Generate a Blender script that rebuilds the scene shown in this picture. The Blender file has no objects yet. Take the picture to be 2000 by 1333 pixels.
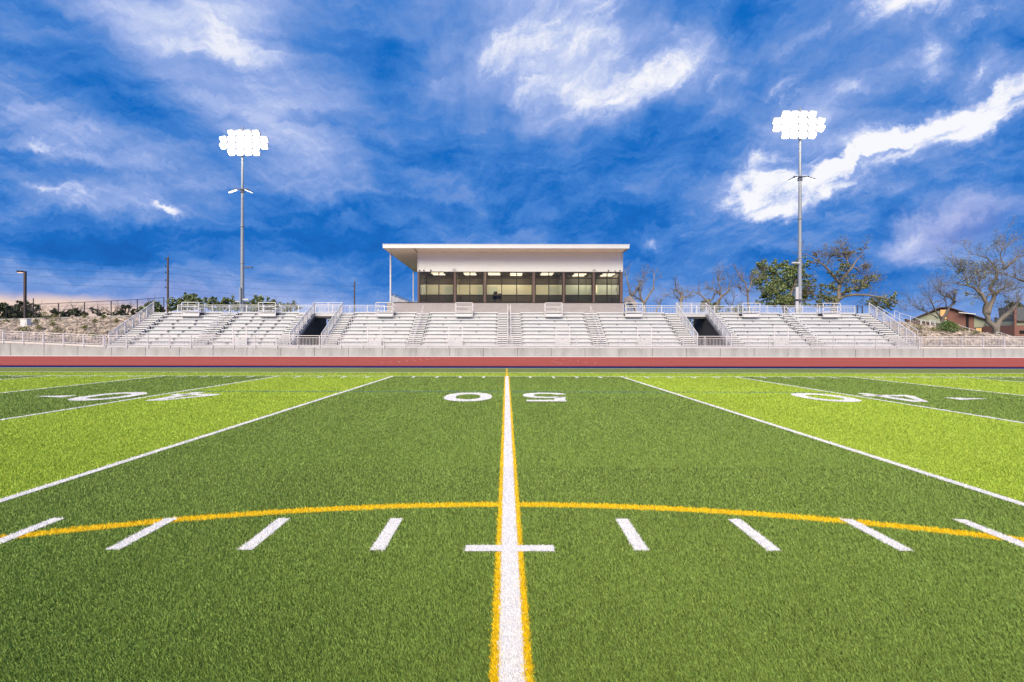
import bpy, bmesh, math, random
import numpy as np
from mathutils import Vector
R = math.radians
rnd = random.Random(7)
rng = np.random.default_rng(11)
scene = bpy.context.scene
col = scene.collection

# ------------------------------------------------------------------ camera
F, VX, HY, HC = 956.0, 989.0, 665.0, 1.46       # focal length and horizon measured on the photo, eye height in metres
cam_d = bpy.data.cameras.new('camera'); cam = bpy.data.objects.new('camera', cam_d); col.objects.link(cam)
cam.location = (0, 0, HC); cam.rotation_euler = (R(90), R(-0.09), 0)
cam_d.sensor_width = 36; cam_d.lens = 36*F/2000
cam_d.shift_x = (1000-VX)/2000; cam_d.shift_y = (HY-666.5)/2000
cam_d.clip_start = 0.05; cam_d.clip_end = 6000
scene.camera = cam

def at(px, py, Y):
    """the world point at distance Y that stands behind a point measured on the photo"""
    py = py - 0.0016*(px-1000)
    return Vector(((px-VX)/F*Y, Y, HC-(py-HY)/F*Y))

# ------------------------------------------------------------------ helpers
def tag(o, label=None, cat=None, group=None, kind=None):
    if label: o['label'] = label
    if cat: o['category'] = cat
    if group: o['group'] = group
    if kind: o['kind'] = kind
    return o

def thing(name, label, cat, loc=(0, 0, 0), group=None):
    o = bpy.data.objects.new(name, None); col.objects.link(o)
    o.location = loc; o.empty_display_size = 0.3
    return tag(o, label, cat, group)

def wloc(o):
    v = Vector((0, 0, 0))
    while o is not None:
        v = v + o.location; o = o.parent
    return v

class MB:
    """collects simple shapes; build() links them as ONE mesh object"""
    def __init__(s): s.v = []; s.f = []; s.mi = []; s.cur = 0
    def face(s, idx): s.f.append(idx); s.mi.append(s.cur)
    def poly(s, pts):
        n = len(s.v); s.v += [tuple(p) for p in pts]; s.face(tuple(range(n, n+len(pts)))); return s
    def box(s, x0, x1, y0, y1, z0, z1):
        n = len(s.v)
        s.v += [(x0,y0,z0),(x1,y0,z0),(x1,y1,z0),(x0,y1,z0),(x0,y0,z1),(x1,y0,z1),(x1,y1,z1),(x0,y1,z1)]
        for q in ((0,3,2,1),(4,5,6,7),(0,1,5,4),(1,2,6,5),(2,3,7,6),(3,0,4,7)): s.face(tuple(n+i for i in q))
        return s
    def bar(s, p, q, w, h=None):
        """a straight square bar from p to q"""
        h = h or w; p = Vector(p); q = Vector(q); d = (q-p).normalized()
        up = Vector((0,0,1)) if abs(d.z) < .95 else Vector((0,1,0))
        a = d.cross(up).normalized(); b = a.cross(d).normalized()
        n = len(s.v)
        for c in (p, q):
            for i, j in ((-1,-1),(1,-1),(1,1),(-1,1)): s.v.append(tuple(c + a*(i*w/2) + b*(j*h/2)))
        for k in range(4): s.face((n+k, n+(k+1)%4, n+4+(k+1)%4, n+4+k))
        s.face((n+3,n+2,n+1,n)); s.face((n+4,n+5,n+6,n+7)); return s
    def tube(s, pts, radii, k=6, cap=True):
        pts = [Vector(p) for p in pts]; rings = []
        if not hasattr(radii, '__len__'): radii = [radii]*len(pts)
        a = None
        for i, p in enumerate(pts):
            d = (pts[min(i+1, len(pts)-1)] - pts[max(i-1, 0)])
            if d.length < 1e-6: d = Vector((0,0,1))
            d.normalize()
            if a is None: a = d.cross(Vector((0.3,0.9,0.1)) if abs(d.y) < .8 else Vector((1,0,0))).normalized()
            else:
                a = a - d*a.dot(d)
                a = a.normalized() if a.length > 1e-4 else d.orthogonal().normalized()
            b = d.cross(a); n = len(s.v)
            for j in range(k):
                t = 2*math.pi*j/k; s.v.append(tuple(p + (a*math.cos(t)+b*math.sin(t))*radii[i]))
            rings.append(n)
        for r0, r1 in zip(rings, rings[1:]):
            for j in range(k): s.face((r0+j, r0+(j+1)%k, r1+(j+1)%k, r1+j))
        if cap:
            s.face(tuple(rings[0]+j for j in reversed(range(k)))); s.face(tuple(rings[-1]+j for j in range(k)))
        return s
    def prism(s, pts, d):
        """a flat polygon pushed along the vector d"""
        n = len(s.v); m = len(pts); d = Vector(d)
        s.v += [tuple(p) for p in pts] + [tuple(Vector(p)+d) for p in pts]
        s.face(tuple(range(n, n+m))); s.face(tuple(range(n+2*m-1, n+m-1, -1)))
        for i in range(m):
            j = (i+1) % m; s.face((n+i, n+m+i, n+m+j, n+j))
        return s
    def leaf(s, c, size, stretch=1.0):
        a = Vector((rnd.gauss(0,1), rnd.gauss(0,1), rnd.gauss(0,1))).normalized()
        b = a.orthogonal().normalized(); t = rnd.random()*6.28
        u = (b*math.cos(t) + a.cross(b)*math.sin(t)); w = a.cross(u)
        c = Vector(c); n = len(s.v)
        s.v += [tuple(c-u*size*stretch), tuple(c+w*size*.5), tuple(c+u*size*stretch), tuple(c-w*size*.5)]
        s.face((n, n+1, n+2, n+3)); return s
    def build(s, name, mats, parent=None, smooth=False):
        off = wloc(parent) if parent is not None else Vector((0,0,0))
        me = bpy.data.meshes.new(name)
        me.from_pydata([(x-off.x, y-off.y, z-off.z) for x, y, z in s.v], [], s.f)
        mats = mats if isinstance(mats, (list, tuple)) else [mats]
        for m in mats: me.materials.append(m)
        if len(mats) > 1: me.polygons.foreach_set('material_index', s.mi)
        if smooth: me.polygons.foreach_set('use_smooth', [True]*len(me.polygons))
        me.update()
        o = bpy.data.objects.new(name, me); col.objects.link(o)
        if parent is not None: o.parent = parent
        return o

def struct(o, label=None): return tag(o, label, None, None, 'structure')

# ------------------------------------------------------------------ materials
def nodes_of(m):
    m.use_nodes = True; t = m.node_tree; t.nodes.clear()
    out = t.nodes.new('ShaderNodeOutputMaterial'); return t, out

def mat(name, c1, c2=None, scale=8.0, rough=.6, metal=0.0, bump=0.0, bscale=None, stretch=(1,1,1), spec=.4, island=0.0, detail=6):
    m = bpy.data.materials.new(name); t, out = nodes_of(m); N = t.nodes.new; L = t.links.new
    p = N('ShaderNodeBsdfPrincipled'); p.inputs['Roughness'].default_value = rough
    p.inputs['Metallic'].default_value = metal; p.inputs['Specular IOR Level'].default_value = spec
    L(p.outputs[0], out.inputs[0])
    c2 = c2 or tuple(min(1, x*.8) for x in c1)
    tc = N('ShaderNodeTexCoord'); mp = N('ShaderNodeMapping'); L(tc.outputs['Object'], mp.inputs[0]); mp.inputs['Scale'].default_value = stretch
    nz = N('ShaderNodeTexNoise'); nz.inputs['Scale'].default_value = scale; nz.inputs['Detail'].default_value = detail; nz.inputs['Roughness'].default_value = .65
    L(mp.outputs[0], nz.inputs['Vector'])
    mr = N('ShaderNodeMapRange'); mr.inputs[1].default_value = .3; mr.inputs[2].default_value = .7; L(nz.outputs[0], mr.inputs[0])
    mx = N('ShaderNodeMix'); mx.data_type = 'RGBA'; L(mr.outputs[0], mx.inputs[0]); mx.inputs[6].default_value = (*c1, 1); mx.inputs[7].default_value = (*c2, 1)
    last = mx.outputs[2]
    if island:
        g = N('ShaderNodeNewGeometry'); r = N('ShaderNodeMapRange'); L(g.outputs['Random Per Island'], r.inputs[0])
        r.inputs[3].default_value = 1-island; r.inputs[4].default_value = 1+island
        hs = N('ShaderNodeHueSaturation'); L(last, hs.inputs['Color']); L(r.outputs[0], hs.inputs['Value']); last = hs.outputs[0]
    L(last, p.inputs['Base Color'])
    if bump:
        bz = N('ShaderNodeTexNoise'); bz.inputs['Scale'].default_value = bscale or scale*4; bz.inputs['Detail'].default_value = 4; L(tc.outputs['Object'], bz.inputs['Vector'])
        b = N('ShaderNodeBump'); b.inputs['Strength'].default_value = bump; b.inputs['Distance'].default_value = .02; L(bz.outputs[0], b.inputs['Height']); L(b.outputs[0], p.inputs['Normal'])
    return m

def emit(name, c, s):
    m = bpy.data.materials.new(name); t, out = nodes_of(m); e = t.nodes.new('ShaderNodeEmission')
    e.inputs[0].default_value = (*c, 1); e.inputs[1].default_value = s; t.links.new(e.outputs[0], out.inputs[0]); return m

def glass(name, tint, gl):
    m = bpy.data.materials.new(name); t, out = nodes_of(m); N = t.nodes.new; L = t.links.new
    a = N('ShaderNodeBsdfTransparent'); a.inputs[0].default_value = (*tint, 1)
    g = N('ShaderNodeBsdfGlossy'); g.inputs['Roughness'].default_value = .03; g.inputs[0].default_value = (.9,.85,.8,1)
    mx = N('ShaderNodeMixShader'); mx.inputs[0].default_value = gl
    L(a.outputs[0], mx.inputs[1]); L(g.outputs[0], mx.inputs[2]); L(mx.outputs[0], out.inputs[0]); return m

M = {}
M['alu'] = mat('bleacher_aluminium', (.63,.645,.665), (.50,.515,.54), 1.6, .45, .1, stretch=(.5,1,2))
M['alu_edge'] = mat('seat_aluminium', (.69,.70,.72), (.57,.58,.61), 2, .4, .05, stretch=(.6,1,4))
M['galv'] = mat('galvanised_rail', (.62,.62,.65), (.52,.52,.56), 5, .45, .2)
M['galv_white'] = mat('pale_rail', (.72,.72,.73), (.63,.63,.66), 5, .45, .1)
M['dark_gap'] = mat('joint_and_shade_dark', (.10,.10,.11), (.07,.07,.08), 4, .7)  # dark colour paints in the shade of the stair gaps; wall joint filler too
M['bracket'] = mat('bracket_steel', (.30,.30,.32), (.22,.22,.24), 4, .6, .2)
M['concrete'] = mat('cast_concrete', (.40,.40,.405), (.25,.25,.25), 1.1, .85, 0, .25, 30, (1,1,.30), .25, detail=10)
M['concrete_pale'] = mat('pale_concrete', (.60,.58,.56), (.50,.48,.47), 1.5, .85, 0, .2, 30)
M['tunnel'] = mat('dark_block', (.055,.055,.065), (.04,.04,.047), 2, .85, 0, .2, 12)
M['block'] = mat('grey_block', (.36,.33,.34), (.30,.275,.285), 1.2, .85, 0, .2, 20, (1,1,2.5))
M['cladding'] = mat('metal_cladding', (.85,.87,.86), (.81,.83,.82), .8, .5, .1)
M['fascia'] = mat('fascia_metal', (.60,.63,.68), (.56,.59,.64), .8, .4, .2)
M['soffit'] = mat('soffit_panel', (.88,.76,.58), (.82,.70,.53), .6, .6)
M['frame'] = mat('bronze_frame', (.022,.016,.014), (.016,.012,.011), 3, .5, .2)
M['mullion'] = mat('brown_mullion', (.13,.085,.075), (.10,.065,.06), 3, .5)
M['tint'] = glass('tinted_glass', (.185,.168,.15), .04)
M['clear'] = glass('clear_glass', (.93,.95,.9), .03)
M['cream'] = mat('cream_paint', (.88,.83,.68), (.85,.80,.65), .5, .8)
M['sage'] = mat('sage_paint', (.68,.72,.64), (.64,.68,.60), .5, .8)
M['ceil'] = mat('ceiling_tile', (.80,.77,.70), (.74,.71,.65), 2, .9)
M['carpet'] = mat('grey_carpet', (.10,.10,.10), (.08,.08,.08), 8, .95)
M['black'] = mat('black_plastic', (.03,.03,.032), (.02,.02,.022), 5, .5)
M['white_paint'] = mat('white_enamel', (.78,.78,.78), (.72,.72,.72), 4, .45)
M['pole'] = mat('galvanised_pole', (.35,.38,.43), (.27,.30,.35), 1.5, .45, .3, stretch=(1,1,.15))
M['pole_dark'] = mat('lamp_bracket', (.10,.12,.17), (.08,.09,.13), 2, .5, .3)
M['led'] = emit('floodlight_lens', (1, .97, .90), 8)
M['housing'] = mat('lamp_housing', (.62,.64,.68), (.54,.56,.60), 2, .4, .2)
M['led_small'] = emit('small_lamp_lens', (1, .97, .9), 5)
M['room_light'] = emit('ceiling_lamp', (1, .88, .66), 10)
M['sidelight'] = emit('glowing_sidelight', (1, .84, .5), 1.0)
M['warm'] = emit('lit_window', (1, .56, .22), 0.95)
M['lot_light'] = emit('lot_lamp', (1, .55, .3), 2)
M['wood_pole'] = mat('weathered_timber', (.13,.085,.07), (.08,.055,.05), 2, .9, stretch=(4,4,.3))
M['wire'] = mat('black_wire', (.02,.03,.06), (.02,.03,.05), 1, .8)
M['dark_post'] = mat('dark_steel', (.035,.033,.04), (.025,.025,.03), 2, .6, .2)
M['rust_post'] = mat('brown_post', (.09,.065,.06), (.06,.045,.045), 2, .6)
M['rock'] = mat('riprap_stone', (.42,.345,.285), (.20,.165,.135), 3, .9, 0, .3, 10, island=.6)
M['dirt'] = mat('dry_earth', (.15,.115,.08), (.09,.075,.05), .8, .95, 0, .4, 6)
M['far_ground'] = mat('dry_grassland', (.16,.16,.08), (.10,.11,.05), .08, .95)
M['bark'] = mat('grey_bark', (.27,.235,.215), (.16,.135,.12), 4, .95, 0, .5, 12, (2,2,.5))
M['bark_pale'] = mat('pale_bark', (.25,.22,.195), (.15,.13,.115), 4, .95, 0, .5, 12, (2,2,.5))
M['leaf'] = mat('cottonwood_leaf', (.20,.25,.095), (.125,.165,.062), .6, .6, island=.5)
M['leaf_mid'] = mat('olive_leaf', (.20,.22,.095), (.12,.14,.06), .6, .6, island=.5)
M['leaf_dark'] = mat('dark_leaf', (.075,.095,.045), (.045,.06,.032), .6, .7, island=.5)
M['leaf_dry'] = mat('brown_leaf', (.19,.165,.095), (.14,.12,.07), .6, .7, island=.4)
M['leaf_grey'] = mat('silvery_leaf', (.22,.25,.16), (.16,.18,.13), .6, .7, island=.4)
M['weed'] = mat('weed_leaf', (.24,.24,.08), (.15,.16,.055), 2, .8, island=.4)
M['shrub'] = mat('green_shrub_leaf', (.14,.22,.06), (.08,.14,.035), 2, .7, island=.4)
M['brick'] = mat('red_brick', (.27,.13,.105), (.17,.085,.075), 5, .9, 0, .3, 20, (1,1,3))
M['siding'] = mat('sage_siding', (.33,.35,.27), (.29,.31,.24), .8, .8)
M['trim'] = mat('brown_trim', (.10,.06,.05), (.08,.05,.045), 2, .7)
M['slate'] = mat('slate_shingle', (.13,.14,.16), (.10,.105,.125), 4, .85, 0, .3, 15)
M['track'] = mat('red_track', (.43,.085,.062), (.36,.068,.052), .35, .95, 0, .2, 60, stretch=(.12,1,1), spec=.05)
M['track_dark'] = mat('dark_red_track', (.29,.04,.036), (.25,.036,.032), 2, .95, 0, .2, 60, spec=.03)
M['navy'] = mat('navy_rubber', (.010,.028,.13), (.008,.024,.10), 1, .95, spec=0)
M['kerb'] = mat('field_kerb', (.55,.50,.38), (.48,.43,.33), 2, .8)

# ------------------------------------------------------------------ sky and sun
def make_world():
    w = bpy.data.worlds.new('World'); scene.world = w; w.use_nodes = True
    t = w.node_tree; t.nodes.clear(); N = t.nodes.new; L = t.links.new
    def math_(op, a, b=None, c=None, clamp=False):
        n = N('ShaderNodeMath'); n.operation = op; n.use_clamp = clamp
        for i, x in enumerate((a, b, c)):
            if x is None: continue
            if isinstance(x, (int, float)): n.inputs[i].default_value = x
            else: L(x, n.inputs[i])
        return n.outputs[0]
    def smooth(x, a, b, lo=0.0, hi=1.0):
        n = N('ShaderNodeMapRange'); n.interpolation_type = 'SMOOTHSTEP'
        L(x, n.inputs[0]); n.inputs[1].default_value = a; n.inputs[2].default_value = b; n.inputs[3].default_value = lo; n.inputs[4].default_value = hi
        return n.outputs[0]
    def comb(x, y, z=0.0):
        n = N('ShaderNodeCombineXYZ')
        for i, q in enumerate((x, y, z)):
            if isinstance(q, (int, float)): n.inputs[i].default_value = q
            else: L(q, n.inputs[i])
        return n.outputs[0]
    def noise(vec, scale, detail=8, rough=.55, dist=0.0, out=0):
        n = N('ShaderNodeTexNoise'); L(vec, n.inputs['Vector']); n.inputs['Scale'].default_value = scale
        n.inputs['Detail'].default_value = detail; n.inputs['Roughness'].default_value = rough; n.inputs['Distortion'].default_value = dist
        return n.outputs[out]
    def mapping(vec, loc=(0,0,0), rot=(0,0,0), sc=(1,1,1), kind='TEXTURE'):
        n = N('ShaderNodeMapping'); n.vector_type = kind; L(vec, n.inputs[0]); n.inputs[1].default_value = loc; n.inputs[2].default_value = rot; n.inputs[3].default_value = sc
        return n.outputs[0]
    def vadd(a, b, op='ADD'):
        n = N('ShaderNodeVectorMath'); n.operation = op; L(a, n.inputs[0])
        if isinstance(b, tuple): n.inputs[1].default_value = b
        else: L(b, n.inputs[1])
        return n.outputs[0]
    tc = N('ShaderNodeTexCoord'); sp = N('ShaderNodeSeparateXYZ'); L(tc.outputs['Generated'], sp.inputs[0])
    x, y, z = sp.outputs
    zc = math_('MAXIMUM', z, 0.0)
    yc = math_('MAXIMUM', y, 0.08)
    uv = comb(math_('DIVIDE', x, yc), math_('DIVIDE', z, yc))           # tangent-plane coordinates of the northern sky
    zp = math_('ADD', zc, 0.16)
    q = comb(math_('DIVIDE', x, zp), math_('DIVIDE', y, zp))            # a flat cloud layer seen from below
    # warped coordinates
    wz = vadd(noise(mapping(q, sc=(1,2.2,1)), 1.3, 3, .5, 0, 1), (.5,.5,.5), 'SUBTRACT')
    qw = vadd(q, mapping(wz, sc=(.8,.9,.9), kind='POINT'))
    streak = noise(mapping(qw, sc=(1, 3.0, 1)), 1.25, 9, .60)
    fine = noise(mapping(qw, sc=(1, 2.4, 1), rot=(0,0,.25)), 4.6, 8, .66)
    wu = vadd(noise(uv, 3.2, 5, .60, 0, 1), (.5,.5,.5), 'SUBTRACT')
    wu2 = vadd(noise(mapping(uv, loc=(3,1,0)), 12.0, 6, .68, 0, 1), (.5,.5,.5), 'SUBTRACT')
    uvw = vadd(vadd(uv, mapping(wu, sc=(.26,.15,0), kind='POINT')), mapping(wu2, sc=(.11,.075,0), kind='POINT'))
    # wisps: two directions, rising to the right on the right, falling to the right on the left
    wispR = noise(mapping(uvw, sc=(2.6,.8,1), rot=(0,0,R(36))), 7.0, 9, .68)
    wispL = noise(mapping(uvw, sc=(3.2,.8,1), rot=(0,0,R(-15))), 7.0, 9, .66)
    side = smooth(math_('DIVIDE', x, yc), -.30, .12)
    wm = N('ShaderNodeMix'); L(side, wm.inputs[0]); L(wispL, wm.inputs[2]); L(wispR, wm.inputs[3]); wisp = wm.outputs[0]
    def blob(px, py, rx, ry, ang, amp, src=uvw, inner=.05):
        m_ = mapping(src, ((px-VX)/F, (HY-py)/F, 0), (0,0,R(ang)), (rx/F, ry/F, 1))
        n = N('ShaderNodeVectorMath'); n.operation = 'LENGTH'; L(m_, n.inputs[0])
        return smooth(n.outputs['Value'], 1.0, inner, 0.0, amp)
    base = [(1040,50,390,260,-10,.36),(1080,110,220,130,15,.12),(1150,190,220,80,12,.22),(1330,120,180,100,38,.28),(1400,210,120,60,40,.14),
            (330,40,300,100,-18,.26),(470,5,220,70,-6,.20),(60,50,130,55,-10,.16),
            (170,385,360,50,-11,.26),(540,190,380,130,-14,.13),(560,290,220,45,-12,.18),
            (100,280,130,34,-24,.22),(900,180,150,130,0,.14),(850,370,170,34,-24,.16),(600,360,240,40,-16,.09),
            (1650,190,190,70,28,.24),(1800,115,70,80,-20,.22),(1930,150,110,60,30,.22),
            (1850,425,230,44,17,.24),(1800,480,150,34,-5,.16),
            (1620,330,330,80,20,.30),(1860,260,260,75,24,.22),(1480,400,120,60,10,.16),(1290,470,60,30,-30,.16),(1560,250,220,140,0,.12),(1750,10,220,90,0,.22),
            (1150,400,280,130,0,-.20),(120,480,380,55,-6,-.20),(1740,420,240,42,22,-.16),(650,460,460,80,-6,-.16),(150,200,360,80,-10,-.17),
            (1380,290,120,80,30,-.10),(720,120,190,70,-15,-.12),(1450,40,120,70,30,-.12),(1640,520,260,60,0,-.10),(850,290,120,60,0,-.06)]
    s = None
    for b in base:
        o = blob(*b); s = o if s is None else math_('ADD', s, o)
    s_c = math_('ADD', math_('MULTIPLY', math_('SUBTRACT', streak, .5), 0.80), math_('MULTIPLY', math_('SUBTRACT', fine, .5), .30))
    s_c = math_('ADD', s_c, math_('MULTIPLY', math_('SUBTRACT', wisp, .5), .55))
    s_c = math_('MULTIPLY', s_c, smooth(z, .03, .25, .45, 1.3))
    lay = noise(mapping(uvw, sc=(3.4,.62,1), rot=(0,0,R(-4))), 5.5, 8, .60)
    lay2 = noise(mapping(uvw, sc=(2.2,.35,1), rot=(0,0,R(5))), 11.0, 7, .62)
    win = smooth(z, .55, .22, .25, 1.0)
    s_c = math_('ADD', s_c, math_('MULTIPLY', win, math_('ADD', math_('MULTIPLY', math_('SUBTRACT', lay, .49), 1.05), math_('MULTIPLY', math_('SUBTRACT', lay2, .5), .40))))
    amt = math_('ADD', .330, math_('ADD', s, s_c))
    # the sunlit white clouds: wisps break them up
    white = [(1500,332,60,12,15,-.40),(1705,322,90,9,22,-.45),(1630,298,70,10,20,-.30),(1835,268,60,9,25,-.40),(1455,370,30,16,0,-.30),(1250,60,60,40,30,-.25),(1140,130,70,24,10,-.22),(1480,375,100,66,10,.46),(1560,340,130,50,15,.42),(1660,325,120,42,20,.42),(1760,285,160,36,23,.46),(1900,232,190,38,26,.58),(1985,190,90,34,28,.5),
             (1470,405,60,24,-5,.40),(1790,0,160,50,-8,.60),(1690,172,70,20,28,.50),(1795,120,24,40,-20,.36),(1310,115,130,55,40,.30),(1150,185,190,60,14,.22),
             (1380,170,100,28,38,.30),(1560,160,80,30,25,.32),(1920,145,55,20,28,.40),(1110,50,260,150,10,.24),(1020,120,120,100,0,.18),
             (312,409,50,10,-16,.50),(130,372,110,9,-9,.30),(105,282,50,11,-30,.36),(430,80,120,34,-28,.20),(1850,430,130,18,15,.20),(1800,485,60,10,-3,.20),(1292,470,24,12,-40,.26),(470,10,130,34,-4,.18),(840,365,90,14,-26,.16)]
    s2 = None
    for b in white:
        o = blob(b[0], b[1], b[2]*1.3, b[3]*1.7, b[4], b[5]*1.15, inner=.0); s2 = o if s2 is None else math_('ADD', s2, o)
    wx = math_('ADD', math_('MULTIPLY', math_('SUBTRACT', wisp, .5), 2.7), math_('MULTIPLY', math_('SUBTRACT', fine, .5), 2.0))
    nn = math_('ADD', .5, math_('MULTIPLY', wx, 1.0), None, True)
    C = math_('MINIMUM', s2, .66)
    cover = smooth(math_('ADD', nn, math_('SUBTRACT', math_('MULTIPLY', C, 1.30), 1.0)), -.30, .74)
    s2 = math_('ADD', math_('MULTIPLY', cover, math_('ADD', .30, math_('MULTIPLY', C, .50))), math_('MULTIPLY', C, .16))
    amt = math_('ADD', amt, s2)
    # pale air towards the horizon
    sv = N('ShaderNodeSeparateXYZ'); L(uvw, sv.inputs[0])
    hz = math_('ADD', smooth(z, .16, .03, 0.0, .10), smooth(z, .09, .035, 0.0, .12))
    amt = math_('ADD', amt, hz)
    r = N('ShaderNodeValToRGB'); L(math_('DIVIDE', amt, 1.15), r.inputs[0]); e = r.color_ramp.elements
    stops = [(0.0,(.0,.110,.47)),(.15,(.002,.142,.55)),(.32,(.058,.222,.645)),(.46,(.150,.298,.69)),(.62,(.29,.415,.79)),(.80,(.52,.61,.89)),(1.0,(.80,.83,.96)),(1.15,(.95,.95,.99))]
    e[0].position = stops[0][0]; e[0].color = (*stops[0][1],1); e[1].position = 1; e[1].color = (*stops[-1][1],1)
    for p_, c_ in stops[1:-1]:
        k = e.new(p_/1.15); k.color = (*c_,1)
    # afterglow low in the west (left), and pink cloud low on the right
    gsrc = vadd(vadd(uv, mapping(wu, sc=(.10,.022,0), kind='POINT')), mapping(wu2, sc=(.08,.016,0), kind='POINT'))
    glow = math_('MAXIMUM', blob(-60,634,340,76,-3,1.0, inner=.55, src=gsrc), blob(150,630,280,62,-3,1.0, inner=.62, src=gsrc))
    mx = N('ShaderNodeMix'); mx.data_type = 'RGBA'; L(math_('MULTIPLY', glow, .95), mx.inputs[0]); L(r.outputs[0], mx.inputs[6]); mx.inputs[7].default_value = (1.0,.74,.56,1)
    pk = math_('ADD', blob(1860,440,220,70,12,.28), blob(250,580,420,40,0,.22))
    m2 = N('ShaderNodeMix'); m2.data_type = 'RGBA'; L(pk, m2.inputs[0]); L(mx.outputs[2], m2.inputs[6]); m2.inputs[7].default_value = (.42,.36,.66,1)
    # clear-sky light behind the clouds
    sk = N('ShaderNodeTexSky'); sk.sky_type = 'NISHITA'; sk.sun_disc = False; sk.sun_elevation = R(SUN_EL); sk.sun_rotation = R(SUN_ROT)
    b1 = N('ShaderNodeBackground'); L(sk.outputs[0], b1.inputs[0]); b1.inputs[1].default_value = .06
    b2 = N('ShaderNodeBackground'); L(m2.outputs[2], b2.inputs[0]); b2.inputs[1].default_value = 0.90
    ms = N('ShaderNodeMixShader'); ms.inputs[0].default_value = .95; L(b1.outputs[0], ms.inputs[1]); L(b2.outputs[0], ms.inputs[2])
    out = N('ShaderNodeOutputWorld'); L(ms.outputs[0], out.inputs[0])
SUN_EL, SUN_ROT = 40, 196
make_world()
sd = bpy.data.lights.new('sun', 'SUN'); sun = bpy.data.objects.new('sun', sd); col.objects.link(sun)
sd.energy = 5.0; sd.angle = R(45); sd.color = (1, .86, .64)
az, el = R(SUN_ROT), R(SUN_EL)
to_sun = Vector((math.sin(az)*math.cos(el), math.cos(az)*math.cos(el), math.sin(el)))
sun.rotation_euler = (-to_sun).to_track_quat('-Z', 'Y').to_euler()
scene.view_settings.view_transform = 'Standard'; scene.view_settings.look = 'None'; scene.view_settings.exposure = 0.2; scene.view_settings.gamma = 1
# ------------------------------------------------------------------ ground, field, track
def sheet(name, x0, x1, y0, y1, z, m):
    b = MB(); b.poly([(x0,y0,z),(x1,y0,z),(x1,y1,z),(x0,y1,z)]); return struct(b.build(name, m))
sheet('ground', -2500, 2500, -2500, 2500, -0.06, M['far_ground'])
TURF_END, TRACK0, TRACK1 = 25.15, 27.35, 42.7
CX = 0.025                                            # where the 50-yard line lies

def turf_colour(name, blades, dark=None, lime_c=None):
    """dark and lime bands of 5 yards, decided by the place on the field (root of the blade for blades)"""
    m = bpy.data.materials.new(name); t, out = nodes_of(m); N = t.nodes.new; L = t.links.new
    p = N('ShaderNodeBsdfPrincipled'); L(p.outputs[0], out.inputs[0]); p.inputs['Roughness'].default_value = .55 if blades else 1.0; p.inputs['Specular IOR Level'].default_value = .30 if blades else 0.0
    src = N('ShaderNodeTexCoord').outputs['UV' if blades else 'Object']
    sp = N('ShaderNodeSeparateXYZ'); L(src, sp.inputs[0])
    def mth(op, a, b=None):
        n = N('ShaderNodeMath'); n.operation = op
        for i, q in enumerate((a, b)):
            if q is None: continue
            if isinstance(q, (int, float)): n.inputs[i].default_value = q
            else: L(q, n.inputs[i])
        return n.outputs[0]
    ax = mth('ABSOLUTE', mth('SUBTRACT', sp.outputs[0], CX))
    k = mth('FLOOR', mth('DIVIDE', ax, 4.572))
    lime = mth('LESS_THAN', mth('ABSOLUTE', mth('SUBTRACT', mth('MODULO', k, 2.0), 1.0)), .5)     # odd bands are lime
    y = sp.outputs[1]
    side = mth('GREATER_THAN', y, 19.6); edge = mth('GREATER_THAN', y, 21.98)
    lime = mth('MAXIMUM', lime, side); lime = mth('MINIMUM', lime, mth('SUBTRACT', 1.0, edge))
    mx = N('ShaderNodeMix'); mx.data_type = 'RGBA'; L(lime, mx.inputs[0])
    mx.inputs[6].default_value = (*(dark or (DARK_T if blades else DARK_B)), 1); mx.inputs[7].default_value = (*(lime_c or (LIME_T if blades else LIME_B)), 1)
    mp = N('ShaderNodeMapping'); L(src, mp.inputs[0]); mp.inputs['Scale'].default_value = (1.5,.16,1)
    n1 = N('ShaderNodeTexNoise'); L(mp.outputs[0], n1.inputs['Vector']); n1.inputs['Scale'].default_value = .9; n1.inputs['Detail'].default_value = 5
    n2 = N('ShaderNodeTexNoise'); L(src, n2.inputs['Vector']); n2.inputs['Scale'].default_value = 26; n2.inputs['Detail'].default_value = 6; n2.inputs['Roughness'].default_value = .8
    v = mth('ADD', mth('MULTIPLY', n1.outputs[0], .30), mth('MULTIPLY', n2.outputs[0], .20 if blades else .9))
    v = mth('ADD', v, .75 if blades else .40)
    if blades:
        g = N('ShaderNodeNewGeometry'); rr = N('ShaderNodeMapRange'); L(g.outputs['Random Per Island'], rr.inputs[0]); rr.inputs[3].default_value = .66; rr.inputs[4].default_value = 1.34
        v = mth('MULTIPLY', v, rr.outputs[0])
        hs0 = N('ShaderNodeHueSaturation'); L(mx.outputs[2], hs0.inputs['Color'])
        hr = N('ShaderNodeMapRange'); L(mth('FRACT', mth('MULTIPLY', g.outputs['Random Per Island'], 17.3)), hr.inputs[0]); hr.inputs[3].default_value = .485; hr.inputs[4].default_value = .515
        L(hr.outputs[0], hs0.inputs['Hue']); base = hs0.outputs[0]
    else: base = mx.outputs[2]
    hs = N('ShaderNodeHueSaturation'); L(base, hs.inputs['Color']); L(v, hs.inputs['Value']); L(hs.outputs[0], p.inputs['Base Color'])
    return m
DARK_T, LIME_T = (.213,.322,.066), (.38,.510,.062)
DARK_B, LIME_B = (.180,.215,.070), (.29,.37,.040)
M['turf'] = turf_colour('turf_pile', False); M['blade'] = turf_colour('turf_blade', True)
def paint(name, c, v):
    m = mat(name, c, tuple(x*.86 for x in c), 30, .6, 0, .2, 200, island=v); return m
M['white_turf'] = paint('white_turf', (.88,.86,.86), .12)
M['yellow_turf'] = paint('yellow_turf', (.95,.66,.006), .15)
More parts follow.
